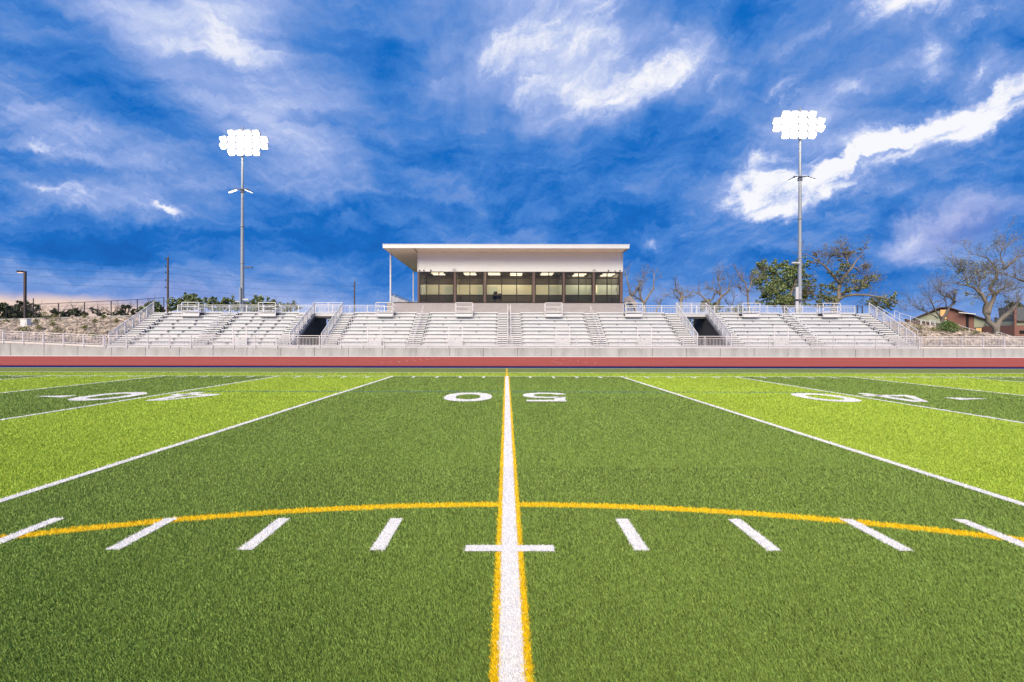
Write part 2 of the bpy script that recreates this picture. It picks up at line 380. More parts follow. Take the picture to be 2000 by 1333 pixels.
M['white_turf_root'] = paint('white_turf_root', (.74,.72,.71), 0); M['yellow_turf_root'] = paint('yellow_turf_root', (.64,.43,.006), 0)
M['blue_turf'] = paint('blue_turf', (.05,.15,.24), .1)

M['infill'] = turf_colour('turf_thatch', False, (.098,.128,.036), (.22,.29,.032))
b = MB(); b.poly([(-75,-30,0),(75,-30,0),(75,21.7,0),(-75,21.7,0)]); struct(b.build('turf_field', M['infill']))
b = MB(); b.poly([(-75,21.7,.012),(75,21.7,.012),(75,TURF_END,.012),(-75,TURF_END,.012)]); struct(b.build('turf_border', M['turf']))

marks = []      # name, list of convex polygons in (x, y), z, material, label
def rect(x0, x1, y0, y1): return [(x0,y0),(x1,y0),(x1,y1),(x0,y1)]
def mark(name, polys, z, m, label=None): marks.append((name, polys, z, m, label))
SID = 19.62
# the 50-yard line: white between two yellow edges, yellow alone beyond the sideline
mark('midfield_line', [rect(CX-.056, CX+.056, -30, SID)], .010, 'white_turf')
mark('midfield_edging', [rect(CX-.094, CX-.056, -30, SID), rect(CX+.056, CX+.094, -30, SID), rect(CX-.05, CX+.05, SID+.1, 21.7)], .006, 'yellow_turf')
mark('midfield_edging', [rect(CX-.05, CX+.05, 21.7, TURF_END-.05)], .018, 'yellow_turf')
for k in range(1, 11):
    for s in (-1, 1):
        x = CX + s*4.572*k
        mark('yard_line', [rect(x-.05, x+.05, -24, SID)], .010, 'white_turf')
mark('sideline', [rect(-46, 46, SID, SID+.10)], .010, 'white_turf')
mark('restraining_line', [rect(-75, 75, 21.9, 22.02)], .016, 'white_turf')
mark('box_line', [rect(CX-9.1, CX-.1, 13.70, 13.80), rect(CX+.1, CX+9.1, 13.70, 13.80)], .007, 'blue_turf')
# one-yard marks: inner hash row near the camera, and the row along the sideline
for k in range(-40, 41):
    if k % 5 == 0: continue
    x = CX + .9144*k
    if abs(k) <= 12: mark('hash_mark', [rect(x-.05, x+.05, 3.38, 3.98)], .010, 'white_turf')
    mark('hash_mark', [rect(x-.05, x+.05, SID-.72, SID-.12)], .010, 'white_turf')
for k in (0, -1, 1, 2, -2):
    x = CX + 4.572*k
    mark('hash_mark', [rect(x-.31, x+.31, 3.36, 3.46)], .012, 'white_turf')
RAD = 9.6; c0 = 4.33-RAD
arc = []
for i in range(96):
    a0, a1 = [R(20 + 140*(i+j)/96) for j in (0, 1)]
    if abs(RAD*math.cos((a0+a1)/2)) < .10: continue
    arc.append([(CX+(RAD+r)*math.cos(a), c0+(RAD+r)*math.sin(a)) for a, r in ((a0,-.06),(a0,.06),(a1,.06),(a1,-.06))])
mark('centre_circle', arc, .004, 'yellow_turf')
# field numbers, read from the far side, 4 ft by 6 ft
def digit(ch, xl, yn, w=1.22, h=1.88):
    """polygons of a digit whose foot is away from the camera; xl = its left edge as seen here"""
    P = lambda u, v: (xl + w*(1-u), yn + h*(1-v))          # u, v in the digit's own frame, v up
    out = []
    def ring(cu, cv, ru, rv, tu, tv, a0, a1, n):
        for i in range(n):
            t0, t1 = [R(a0+(a1-a0)*(i+j)/n) for j in (0, 1)]
            se = lambda t, r1, r2: (cu+r1*math.copysign(abs(math.cos(t))**.86, math.cos(t)), cv+r2*math.copysign(abs(math.sin(t))**.86, math.sin(t)))
            out.append([P(*se(t0,ru,rv)), P(*se(t1,ru,rv)), P(*se(t1,ru-tu,rv-tv)), P(*se(t0,ru-tu,rv-tv))])
    if ch == '0': ring(.5, .5, .5, .5, .24, .20, 0, 360, 48)
    if ch == '5':
        out.append([P(.14,1), P(.92,1), P(.92,.84), P(.12,.84)])
        out.append([P(.14,.84), P(.36,.84), P(.30,.56), P(.06,.50)])
        ring(.46, .32, .50, .32, .24, .135, -160, 130, 36)
    if ch == '4':
        out.append([P(.58,1), P(.82,1), P(.82,0), P(.58,0)])
        out.append([P(0,.38), P(1,.38), P(1,.22), P(0,.22)])
        out.append([P(0,.38), P(.22,.38), P(.66,1.0), P(.52,1.0)])
    return out
for ch, xl, lab in (('0', CX-1.61, 'white painted 0 of the 50, left of the yellow edged midfield line'), ('5', CX+.36, 'white painted 5 of the 50, right of the yellow edged midfield line'),
                    ('0', -10.78, 'white painted 0 of the 40 on the dark band left of midfield'), ('4', -8.82, 'white painted 4 of the 40 on the lime band left of midfield'),
                    ('0', 7.55, 'white painted 0 of the 40 on the lime band right of midfield'), ('4', 9.45, 'white painted 4 of the 40 on the dark band right of midfield')):
    mark('field_digit', digit(ch, xl, 11.62), .010, 'white_turf', lab)
mark('field_arrow', [[(-11.15,12.25),(-11.15,12.75),(-12.05,12.5)]], .010, 'white_turf', 'white painted arrowhead beside the 40 left of midfield')
mark('field_arrow', [[(11.20,12.05),(12.12,12.3),(11.20,12.55)]], .010, 'white_turf', 'white painted arrowhead beside the 40 right of midfield')

# blades of the artificial turf in front of the camera: each root decides its colour
def blades_in(d0, d1, n, umax=1.36):
    d = rng.uniform(d0, d1, n); Y = F*HC/d; u = rng.uniform(-umax, umax, n)
    if umax > 1.4: u = np.sign(u)*(1.36+np.abs(u)*(umax-1.36)/umax)
    return u*Y, Y
parts = [blades_in(64, 110, 400000), blades_in(110, 250, 680000), blades_in(250, 520, 620000), blades_in(520, 960, 640000), blades_in(110, 400, 170000, 2.0), blades_in(400, 960, 340000, 2.4)]
bx = np.concatenate([p[0] for p in parts]); by = np.concatenate([p[1] for p in parts])
which = np.full(bx.shape, -1)
jx, jy = bx + rng.normal(0, .006, bx.shape), by + rng.normal(0, .006, bx.shape)
order = sorted(range(len(marks)), key=lambda i: marks[i][2])
for i in order:
    for P in marks[i][1]:
        xs = [p[0] for p in P]; ys = [p[1] for p in P]
        idx = np.nonzero((jx > min(xs)) & (jx < max(xs)) & (jy > min(ys)) & (jy < max(ys)))[0]
        if not len(idx): continue
        pos = np.ones(len(idx), bool); neg = np.ones(len(idx), bool)
        for (xa, ya), (xb, yb) in zip(P, P[1:]+P[:1]):
            c = (xb-xa)*(jy[idx]-ya) - (yb-ya)*(jx[idx]-xa); pos &= c >= 0; neg &= c <= 0
        which[idx[pos | neg]] = i
def blade_arrays(idx):
    n = len(idx); x, y = bx[idx], by[idx]
    wid = np.clip(y*.0010, .0020, .014)*rng.uniform(.7, 1.3, n); hgt = rng.uniform(.011, .023, n)*np.clip(.85+y*.035, 1, 1.45)
    th = rng.uniform(0, 2*np.pi, n); ln = rng.uniform(.1, .8, n)*hgt; la = th + np.pi/2 + rng.normal(0, .6, n)
    cx, sx = np.cos(th)*wid/2, np.sin(th)*wid/2
    v = np.empty((n, 4, 3))
    mx_, my_ = x+np.cos(la)*ln*.35, y+np.sin(la)*ln*.35
    v[:,0] = np.stack([x-cx, y-sx, np.zeros(n)], 1); v[:,1] = np.stack([x+cx, y+sx, np.zeros(n)], 1)
    v[:,2] = np.stack([mx_+cx*.8, my_+sx*.8, hgt*.62], 1); v[:,3] = np.stack([x+np.cos(la)*ln, y+np.sin(la)*ln, hgt], 1)
    return v.reshape(-1, 3), np.stack([x, y], 1)
def fill_mesh(me, verts, quads):
    """verts (n,3) and quads (m,4) straight into a mesh"""
    me.vertices.add(len(verts)); me.vertices.foreach_set('co', verts.astype(np.float32).ravel())
    me.loops.add(quads.size); me.loops.foreach_set('vertex_index', quads.astype(np.int32).ravel())
    me.polygons.add(len(quads)); me.polygons.foreach_set('loop_start', (np.arange(len(quads))*4).astype(np.int32))
    me.update(calc_edges=True)
gi = np.nonzero(which < 0)[0]
V, root = blade_arrays(gi)
me = bpy.data.meshes.new('turf_blades'); fill_mesh(me, V, np.arange(len(V)).reshape(-1, 4))
uvl = me.uv_layers.new(name='root'); uvl.data.foreach_set('uv', np.repeat(root, 4, axis=0).astype(np.float32).ravel())
me.materials.append(M['blade']); o = bpy.data.objects.new('turf_grass', me); col.objects.link(o)
tag(o, 'short blades of artificial grass in dark green and lime bands', 'grass', None, 'stuff')
for i, (name, polys, z, m, label) in enumerate(marks):
    verts, quads = [], []
    sel = np.nonzero(which == i)[0]
    mesh_v = []; faces = []
    for P in polys:
        n = len(mesh_v); mesh_v += [(x, y, z) for x, y in P]; faces.append(tuple(range(n, n+len(P))))
    if len(sel):
        bv, _ = blade_arrays(sel); n = len(mesh_v); mesh_v += [tuple(q) for q in bv]
        faces += [(n+4*k, n+4*k+1, n+4*k+2, n+4*k+3) for k in range(len(sel))]
    me = bpy.data.meshes.new(name); me.from_pydata(mesh_v, [], faces); me.materials.append(M[m])
    if len(sel):
        me.materials.append(M[m+'_root'] if m+'_root' in M else M[m]); me.polygons.foreach_set('material_index', [1]*len(polys)+[0]*len(sel))
    o = bpy.data.objects.new(name, me); col.objects.link(o); struct(o, label)

# kerb, navy strip, running track with lane lines, pale strip by the wall
sheet('turf_kerb', -90, 90, TURF_END, TURF_END+.22, .02, M['kerb'])
sheet('track_border', -90, 90, TURF_END+.22, TRACK0, -.004, M['navy'])
sheet('running_track', -90, 90, TRACK0, TRACK1, 0, M['track'])
sheet('track_border', -90, 90, TRACK0, TRACK0+.55, .004, M['track_dark'])
M['lane'] = mat('lane_paint', (.62,.50,.46), None, 5, .7)
for k in range(10): sheet('lane_line', -90, 90, TRACK0+1.1+1.22*k, TRACK0+1.1+1.22*k+.06, .004, M['lane'])
sheet('track_apron', -90, 90, TRACK1, 44.2, .004, M['white_paint'])
for x0, dx, n, y0 in ((-7.05, .36, 9, 32.0), (-8.0, .36, 9, 31.2), (3.2, .42, 6, 31.0), (.9, .04, 4, 30.0)):      # staggered start dashes
    b = MB()
    sgn = -1 if x0 > 0 else 1
    for i in range(n):
        y = y0+1.1*i if x0 < 0 else y0+1.5*i; x = x0 + dx*i*.8 - (0 if x0 < 0 else 2*dx*i*.8-2.4)
        b.poly([(x,y,.008),(x+.10,y,.008),(x+.10,y+.22,.008),(x,y+.22,.008)])
    struct(b.build('start_mark', M['white_paint']))
# ------------------------------------------------------------------ retaining wall
WY, WT = 44.15, .78
def wall_top(x): return WT + (max(0, -36.5-x)/9.3*.40 if x < -36.5 else 0)
rw = thing('retaining_wall', 'long low grey concrete wall with vertical joints between the red track and the bleachers', 'wall', (0, WY, 0))
b = MB(); x = -60.0
while x < 60:
    x1 = x + 3.05; a, c = x+.02, x1-.02
    for q0, q1 in ((a, c),):
        n = len(b.v); z0, z1 = wall_top(q0), wall_top(q1)
        b.v += [(q0,WY,-.05),(q1,WY,-.05),(q1,WY+.3,-.05),(q0,WY+.3,-.05),(q0,WY,z0),(q1,WY,z1),(q1,WY+.3,z1),(q0,WY+.3,z0)]
        for q in ((0,3,2,1),(4,5,6,7),(0,1,5,4),(1,2,6,5),(2,3,7,6),(3,0,4,7)): b.face(tuple(n+i for i in q))
    x = x1
b.build('wall_panel', M['concrete'], rw)
b = MB(); b.box(-60, 60, WY+.02, WY+.28, -.05, .76); b.build('joint_filler', M['dark_gap'], rw)
b = MB()
for x0, x1 in ((-60,-36.2),(37.25,60)):
    n = len(b.v); z0, z1 = wall_top(x0), wall_top(x1)
    b.v += [(x0,WY-.02,z0),(x1,WY-.02,z1),(x1,WY+.5,z1),(x0,WY+.5,z0),(x0,WY-.02,z0+.16),(x1,WY-.02,z1+.16),(x1,WY+.5,z1+.16),(x0,WY+.5,z0+.16)]
    for q in ((0,3,2,1),(4,5,6,7),(0,1,5,4),(1,2,6,5),(2,3,7,6),(3,0,4,7)): b.face(tuple(n+i for i in q))
b.build('wall_coping', M['concrete_pale'], rw)

# ------------------------------------------------------------------ grandstand
Z0, RISE, Y0, TREAD, NR = .95, .364, 44.6, .622, 9
ZT, YT = Z0+RISE*NR, Y0+TREAD*NR                      # the top walkway: 4.23 m up at 50.2 m
zk = lambda k: Z0+RISE*k
yk = lambda k: Y0+TREAD*k
XL, XR = -36.1, 37.15
aisles = [(-36.0,-34.6),(-29.0,-27.4),(-21.2,-19.85),(-16.7,-15.55),(-9.15,-7.85),(-.85,1.40),(7.95,9.25),(16.15,17.35),(20.65,21.75),(27.95,29.15),(35.7,37.05)]
vom = [(-19.75,-16.8),(17.42,20.55)]
sections = [(-34.6,-29.0),(-27.4,-21.2),(-15.55,-9.15),(-7.85,-.85),(1.40,7.95),(9.25,16.15),(21.75,27.95),(29.15,35.7)]
gs = thing('grandstand', 'long white aluminium bleacher grandstand with eight seating sections below the press box', 'bleachers', (.5, 44.3, 0))
BOXES = [-32.4+.35, -24.6+.2, -12.6, -4.5, 4.9, 13.0, 25.1, 33.2]     # centres of the small railed platforms along the top
for si, (x0, x1) in enumerate(sections):
    b = MB()
    for k in range(NR):
        b.box(x0, x1, yk(k), yk(k+1)-.012, zk(k)-.05, zk(k))                       # tread
        b.box(x0, x1, yk(k+1)-.035, yk(k+1)-.012, zk(k)+.004, zk(k+1)-.03)         # riser
    sec = b.build('seating_section', M['alu'], gs)
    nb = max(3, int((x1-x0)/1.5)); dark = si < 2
    for k in range(NR):
        s = MB(); yc = yk(k+1)-.10
        s.box(x0+.03, x1-.03, yc-.06, yc+.12, zk(k+1)+.020, zk(k+1)+.066)
        s.box(x0+.03, x1-.03, yc-.06, yc-.04, zk(k+1)-.012, zk(k+1)+.018)
        s.build('bench_seat', M['alu_edge'], sec)
    br = MB()
    for k in range(NR):
        for i in range(nb+1):
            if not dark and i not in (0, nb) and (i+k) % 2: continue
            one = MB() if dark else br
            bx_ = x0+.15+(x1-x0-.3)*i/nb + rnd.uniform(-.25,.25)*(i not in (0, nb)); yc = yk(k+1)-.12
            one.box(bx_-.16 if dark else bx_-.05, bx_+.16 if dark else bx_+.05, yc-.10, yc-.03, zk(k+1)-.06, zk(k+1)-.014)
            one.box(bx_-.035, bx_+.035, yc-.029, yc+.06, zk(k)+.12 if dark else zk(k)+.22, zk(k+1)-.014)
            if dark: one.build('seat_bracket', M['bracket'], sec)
    if not dark: tag(br.build('seat_bracket', M['bracket'], sec), kind='stuff')
for ai, (x0, x1) in enumerate(aisles):
    b = MB(); ns = NR*2; dz, dy = (ZT-Z0)/ns, (YT-Y0)/ns
    for j in range(ns):
        z = Z0+dz*(j+1); y = Y0+dy*j
        b.box(x0+.02, x1-.02, y, y+dy+.03, z-.10, z)
    st = b.build('aisle_stair', M['alu_edge'], gs)
    d = MB()
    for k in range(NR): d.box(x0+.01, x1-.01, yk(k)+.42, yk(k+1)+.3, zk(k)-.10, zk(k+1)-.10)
    d.build('stair_gap_shade', M['dark_gap'], st)  # dark solid boxes stand in for the shade in the open gaps between treads
    sg = MB()
    for xx in (x0+.01, x1-.04):
        sg.prism([(xx,Y0,Z0-.15),(xx,YT,ZT-.15),(xx,YT,ZT+.02),(xx,Y0,Z0+.02)], (.03,0,0))
    sg.build('stringer', M['alu'], st)
def rail_loop(b, x, k0, k1, h=.88, r=.024, drop=.12):
    """a handrail up the middle of an aisle, from row k0 to row k1"""
    p = [(x, yk(k0), zk(k0)), (x, yk(k0), zk(k0)+h-drop), (x, yk(k0)+.12, zk(k0)+h), (x, yk(k1), zk(k1)+h), (x, yk(k1)+.10, zk(k1)+h-.08), (x, yk(k1)+.10, zk(k1))]
    b.tube(p, r, 6); m0 = h*.5
    b.tube([(x, yk(k0), zk(k0)+m0), (x, yk(k1)+.10, zk(k1)+m0)], r*.8, 6)
for x, segs in ((-28.2, ((0.3,4.6),(5.0,8.8))), (-8.5, ((0,8.7),)), (8.6, ((0,8.7),)), (28.55, ((0.6,4.4),(4.9,8.9)))):
    b = MB()
    for k0, k1 in segs: rail_loop(b, x, k0, k1)
    b.build('handrail', M['galv_white'], gs)
b = MB()                                                     # double rail with a dark drain strip in the centre aisle
for xx in (.13, .42):
    for k in (0, 3, 6, 8.9): b.bar((xx, yk(k), zk(k)), (xx, yk(k), zk(k)+.95), .05)
    b.bar((xx, yk(0)-.03, zk(0)+.93), (xx, yk(8.9)+.03, zk(8.9)+.93), .05)
for k in (0.05, 3, 6, 8.85): b.bar((.13, yk(k), zk(k)+.62), (.42, yk(k), zk(k)+.62), .035)
b.build('handrail', M['galv_white'], gs)
b = MB(); b.prism([(.17,Y0+.1,Z0+.22),(.17,YT,ZT+.20),(.17,YT,ZT-.05),(.17,Y0+.1,Z0-.05)], (.21,0,0)); b.build('centre_divider', M['bracket'], gs)
# walkways, front fascia, skirts
b = MB(); b.box(XL, XR, YT, 52.05, ZT-.06, ZT); b.box(XL, XR, 44.42, Y0, Z0-.05, Z0); b.build('walkway', M['alu'], gs)
b = MB(); b.box(XL, XR, 44.20, 44.415, WT+.004, Z0); b.build('front_fascia', M['alu_edge'], gs)
b = MB()
for x0, x1 in sections: b.box(x0, x1, YT-.03, YT-.002, ZT+.004, ZT+.10)
b.build('walkway_toe_board', M['alu_edge'], gs)

def picket_run(b, p, q, z0a, z0b, h, sp=.13, w=.022, bottom=.10, bar=.05):
    """rails and pickets between two posts; z0a, z0b the foot heights at p and q"""
    p = Vector((p[0], p[1], z0a)); q = Vector((q[0], q[1], z0b)); n = max(2, int(round((q-p).length/sp)))
    up = Vector((0,0,1))
    b.bar(p+up*(h-.025), q+up*(h-.025), bar); b.bar(p+up*(h-.20), q+up*(h-.20), bar*.7); b.bar(p+up*bottom, q+up*bottom, bar*.8)
    for i in range(1, n):
        c = p+(q-p)*(i/n); b.bar(c+up*bottom, c+up*(h-.2), w)
def guard(name, path, label, mpost, mpick, sp=1.95, h=1.07, parent=None, pw=.07, drop=.0, pick=.13):
    """a guard rail along path [(x, y, z)]: each post and each picket panel a part"""
    root = parent or thing(name, label, 'railing', path[0])
    for (xa, ya, za), (xb, yb, zb) in zip(path, path[1:]):
        L_ = math.dist((xa,ya),(xb,yb)); n = max(1, int(round(L_/sp)))
        for i in range(n+1):
            t = i/n; x, y, z = xa+(xb-xa)*t, ya+(yb-ya)*t, za+(zb-za)*t
            s = MB(); s.box(x-pw/2, x+pw/2, y-pw/2, y+pw/2, z-drop, z+h); s.build('post', mpost, root)
            if i < n:
                t2 = (i+1)/n; x2, y2, z2 = xa+(xb-xa)*t2, ya+(yb-ya)*t2, za+(zb-za)*t2
                s = MB(); picket_run(s, (x,y), (x2,y2), z, z2, h, pick); s.build('picket_panel', mpick, root)
    return root
guard('guard_rail', [(-36.15,44.12,WT+.10),(37.2,44.12,WT+.10)], 'galvanised picket railing along the front edge of the bleachers', M['galv'], M['galv_white'], 1.95, .99, drop=.22)
guard('guard_rail', [(-58,44.12,wall_top(-58)+.16),(-36.3,44.12,wall_top(-36.3)+.16)], 'pale picket railing in front of the left rock slope', M['galv'], M['galv_white'], 1.83, .93, drop=.2, pw=.10)
guard('guard_rail', [(37.35,44.12,WT+.16),(58,44.12,WT+.16)], 'pale picket railing in front of the right rock slope', M['galv'], M['galv_white'], 1.95, .93, drop=.2)
# rear railing along the top walkway, open behind the press box
guard('guard_rail', [(-34.9,52.0,ZT),(-12.95,52.0,ZT)], 'white picket railing along the top of the left bleachers', M['galv_white'], M['galv_white'], 1.83, .95, pick=.15)
guard('guard_rail', [(12.75,52.0,ZT),(37.0,52.0,ZT)], 'white picket railing along the top of the right bleachers', M['galv_white'], M['galv_white'], 1.83, .95, pick=.15)

def sloped_rail(x, parent, ka=0, kb=NR, h=1.1, ext=0.0, mtop=None):
    """the raking side rail of a flight: posts, two top rails, pickets, and the stringer skirt below"""
    b = MB(); n = 6
    P = lambda t: Vector((x, yk(ka)+(yk(kb)-yk(ka))*t, zk(ka)+(zk(kb)-zk(ka))*t))
    for i in range(n):
        a, c = P(i/n), P((i+1)/n); picket_run(b, a, c, a.z, c.z, h, .13)
    b.build('picket_panel', M['galv_white'], parent)
    for i in range(n+1):
        s = MB(); q = P(i/n); s.box(x-.04, x+.04, q.y-.04, q.y+.04, q.z-.15, q.z+h+.03); s.build('post', M['galv_white'], parent)
    s = MB(); s.tube([P(0)+Vector((0,-.05,h*.72)), P(0)+Vector((0,-.05,h+.02)), P(1)+Vector((0,.05,h+.02))], .03, 6); s.build('top_rail', M['galv_white'], parent)
    s = MB(); s.prism([P(0)+Vector((.05,0,-.28)), P(1)+Vector((.05,0,-.28)), P(1)+Vector((.05,0,.0)), P(0)+Vector((.05,0,.0))], (.03,0,0)); s.build('stringer', M['alu'], parent)
for nm, x, lab in (('stair_rail', XL-.08, 'raking white railing at the left end of the bleachers beside the rocks'), ('stair_rail', XR+.06, 'raking white railing at the right end of the bleachers beside the rocks'),
                   ('stair_rail', -19.72, 'raking railing on the left side of the left tunnel opening'), ('stair_rail', -16.83, 'raking railing on the right side of the left tunnel opening'),
                   ('stair_rail', 17.42, 'raking cream white railing on the left side of the right tunnel opening'), ('stair_rail', 20.50, 'raking railing on the right side of the right tunnel opening')):
    sloped_rail(x, thing(nm, lab, 'railing', (x, Y0, Z0)))
# second rail seen outside the right end
b = MB(); o_ = thing('slope_handrail', 'second white raking handrail just outside the right end of the bleachers', 'railing', (38.6, 45.5, 1.5))
for i in range(6):
    t = i/5; b.tube([(38.5, 45.8+5*t, 1.5+2.6*t), (38.5, 45.8+5*t, 2.45+2.6*t)], .03, 6)
b.tube([(38.5,45.8,1.9),(38.5,45.8,2.45),(38.5,50.8,5.05)], .03, 6); b.tube([(38.5,45.8,1.95),(38.5,50.8,4.6)], .022, 6); b.build('rail_pipe', M['galv_white'], o_)
# tunnels through the stand
for ti, ((x0, x1), side) in enumerate(zip(vom, ('left', 'right'))):
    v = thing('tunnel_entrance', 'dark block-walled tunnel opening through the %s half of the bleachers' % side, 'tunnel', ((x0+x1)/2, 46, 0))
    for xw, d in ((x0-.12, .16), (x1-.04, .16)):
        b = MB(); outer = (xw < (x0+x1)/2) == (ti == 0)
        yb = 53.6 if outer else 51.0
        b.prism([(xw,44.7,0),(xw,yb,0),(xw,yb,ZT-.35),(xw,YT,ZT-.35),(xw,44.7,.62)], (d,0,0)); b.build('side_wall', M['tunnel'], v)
        b = MB()
        xs = xw+.18 if xw < (x0+x1)/2 else xw-.10
        b.prism([(xs,44.7,.62),(xs,YT,ZT-.34),(xs,YT,ZT-.05),(xs,44.7,.93)], (.09,0,0)); b.build('raking_beam', M['bracket'], v)
    b = MB(); b.box(x0+.06, x1-.06, YT+.02, YT+.12, ZT-.33, ZT-.07); b.build('bridge_beam', M['galv'], v)
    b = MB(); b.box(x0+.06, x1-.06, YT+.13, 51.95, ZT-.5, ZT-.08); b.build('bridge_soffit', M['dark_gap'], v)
    b = MB(); b.box(x0+.06, x1-.06, 44.55, 56, Z0-.12, Z0-.06); b.build('tunnel_floor', M['bracket'], v)
    xc = (x1-.62, x1-.30) if ti == 0 else (x0+.26, x0+.58)
    b = MB(); b.box(xc[0], xc[1], 48.2, 48.5, Z0-.06, Z0+1.75); b.build('pier', M['concrete_pale'], v)
    guard('bridge_rail', [(x0+.05, YT+.05, ZT),(x1-.05, YT+.05, ZT)], 'white picket railing on the walkway over the %s tunnel' % side, M['galv_white'], M['galv_white'], 1.5, 1.10)
# railed platforms along the top row
def platform(x, label):
    p = thing('viewing_platform', label, 'platform', (x, 49.6, zk(8)), 'small railed viewing platforms along the top row of the bleachers')
    y0, y1, w = 49.15, YT-.06, .86
    b = MB(); b.box(x-w, x+w, y0, y1, ZT-.02, ZT+.05); b.build('deck', M['alu_edge'], p)
    b = MB(); b.box(x-w+.06, x+w-.06, y0+.02, y0+.05, ZT-.40, ZT-.10); b.build('front_panel', M['alu_edge'], p)
    b = MB(); b.box(x-w+.1, x+w-.1, y0+.06, y1-.02, ZT-.46, ZT-.12); b.build('under_box', M['dark_gap'], p)
    for sx in (-1, 1):
        for yy in (y0+.03, y1-.03):
            b = MB(); b.box(x+sx*w-.03, x+sx*w+.03, yy-.03, yy+.03, ZT-.40, ZT+1.03); b.build('post', M['galv_white'], p)
    b = MB()
    for z in (ZT+1.0, ZT+.58, ZT+.16):
        b.bar((x-w, y0+.03, z), (x+w, y0+.03, z), .055)
        for sx in (-1, 1): b.bar((x+sx*w, y0, z), (x+sx*w, y1, z), .05)
    b.build('rail', M['galv_white'], p)
    b = MB(); b.box(x+w-.55, x+w-.05, y1-.36, y1-.1, ZT+.40, ZT+.45); b.box(x+w-.34, x+w-.28, y1-.26, y1-.2, ZT+.05, ZT+.40); b.build('companion_seat', M['alu_edge'], p)
near = ['behind the far left seating section', 'behind the second seating section from the left', 'at the left end of the press box base', 'before the left half of the press box base',
        'before the right half of the press box base', 'at the right end of the press box base', 'just right of the right tunnel', 'nearest the tall light pole at right']
for px, lab in zip((372, 521.5, 751, 906, 1081.5, 1238, 1467, 1624), near): platform((px-VX)/F*49.2, 'small white railed viewing platform '+lab)
# wheelchair spaces cut into the front row
for i, px in enumerate((474, 734, 891, 1098, 1256, 1520)):
    x = (px-VX)/F*45.3; lab = ['in the second section from the left', 'in the third section from the left', 'just left of the centre aisle', 'just right of the centre aisle', 'in the third section from the right', 'in the second section from the right'][i]
    w = thing('wheelchair_bay', 'railed wheelchair space '+lab+' of the front row', 'platform', (x, 45.2, Z0), 'wheelchair spaces cut into the front row')
    b = MB(); b.box(x-.62, x+.62, 44.85, 44.89, Z0, zk(2)-.05); b.build('back_panel', M['alu'], w)
    for sx in (-1, 1):
        b = MB(); b.box(x+sx*.62-.035, x+sx*.62+.035, 44.78, 44.845, Z0, zk(2)+.98); b.build('post', M['galv_white'], w)
    b = MB(); b.bar((x-.6,44.81,zk(2)+.95), (x+.6,44.81,zk(2)+.95), .03); b.bar((x-.6,44.81,zk(2)+.5), (x+.6,44.81,zk(2)+.5), .025); b.build('rail', M['galv_white'], w)
    b = MB(); b.box(x-.03, x+.03, 44.83, 44.848, zk(1)+.22, zk(1)+.29); b.build('latch', M['black'], w)

# ------------------------------------------------------------------ press box
PY = 51.25
pbx = lambda px, Y=PY: (px-VX)/F*Y
pb = thing('press_box', 'press box with flat overhanging roof and band of brown framed windows above the bleachers', 'building', (0, PY, ZT))
ZB, ZW0, ZW1, ZR = 5.36, 5.42, 8.62, 10.70
XA, XB = pbx(815), pbx(1216.5)
b = MB(); b.box(pbx(756), pbx(1218), PY-.10, PY+14.5, 0.5, ZB); b.build('base_wall', M['block'], pb)
b = MB(); b.box(pbx(755), pbx(1218.6), PY-.14, PY+14.4, ZB+.003, ZB+.06); b.build('sill', M['frame'], pb)
b = MB(); b.box(XA, XB, PY+.06, PY+.25, ZW1+.03, ZR); b.box(XA, XA+.2, PY+.26, PY+13.6, ZW1+.03, ZR); b.box(XB-.2, XB, PY+.26, PY+13.6, ZW1+.03, ZR); b.box(XA, XB, PY+13.6, PY+13.8, ZB+.06, ZR)
n_ = 34
for i in range(n_+1):
    xx = XA+(XB-XA-.03)*i/n_; b.box(xx, xx+.022, PY+.045, PY+.059, ZW1+.04, ZR-.01)          # standing seams of the cladding
cl = b.build('cladding', M['cladding'], pb)
b = MB(); b.box(XA-.01, XA+.10, PY+.02, PY+.042, ZW1+.03, ZR); b.box(XB-.10, XB+.01, PY+.02, PY+.042, ZW1+.03, ZR); b.build('corner_trim', M['white_paint'], cl)
b = MB(); b.box(XA, XA+.2, PY+.26, PY+13.6, ZB+.07, ZW1+.03); b.box(XB-.2, XB, PY+.26, PY+13.6, ZB+.07, ZW1+.03); b.build('end_wall', M['cladding'], pb)
rx0, rx1, ry0, ry1 = -12.42, 12.33, 49.1, 66.3
b = MB(); b.box(rx0+.06, rx1-.06, ry0+.06, ry1-.06, ZR+.005, ZR+.30); rf = b.build('roof', M['soffit'], pb)
b = MB(); b.box(rx0, rx1, ry0, ry0+.055, ZR-.01, ZR+.36); b.box(rx0, rx0+.055, ry0+.056, ry1, ZR-.01, ZR+.36); b.box(rx1-.055, rx1, ry0+.056, ry1, ZR-.01, ZR+.36); b.box(rx0, rx1, ry1+.001, ry1+.05, ZR-.01, ZR+.36); b.build('fascia', M['fascia'], rf)
b = MB(); b.box(rx0-.03, rx1+.03, ry0-.03, ry1+.06, ZR+.363, ZR+.40); b.build('roof_edge', M['white_paint'], rf)
b = MB(); b.box(XA-.05, XA+.03, ry0+.3, PY-.05, ZR-.035, ZR-.002); b.box(XB-.03, XB+.05, ry0+.3, PY-.05, ZR-.035, ZR-.002); b.build('soffit_joint', M['frame'], rf)
for yy in (PY+.25, PY+12.9):
    b = MB(); b.tube([(-12.2,yy,ZB+.06),(-12.2,yy,ZR+.0)], .085, 10); b.build('porch_column', M['galv_white'], pb)
b = MB()
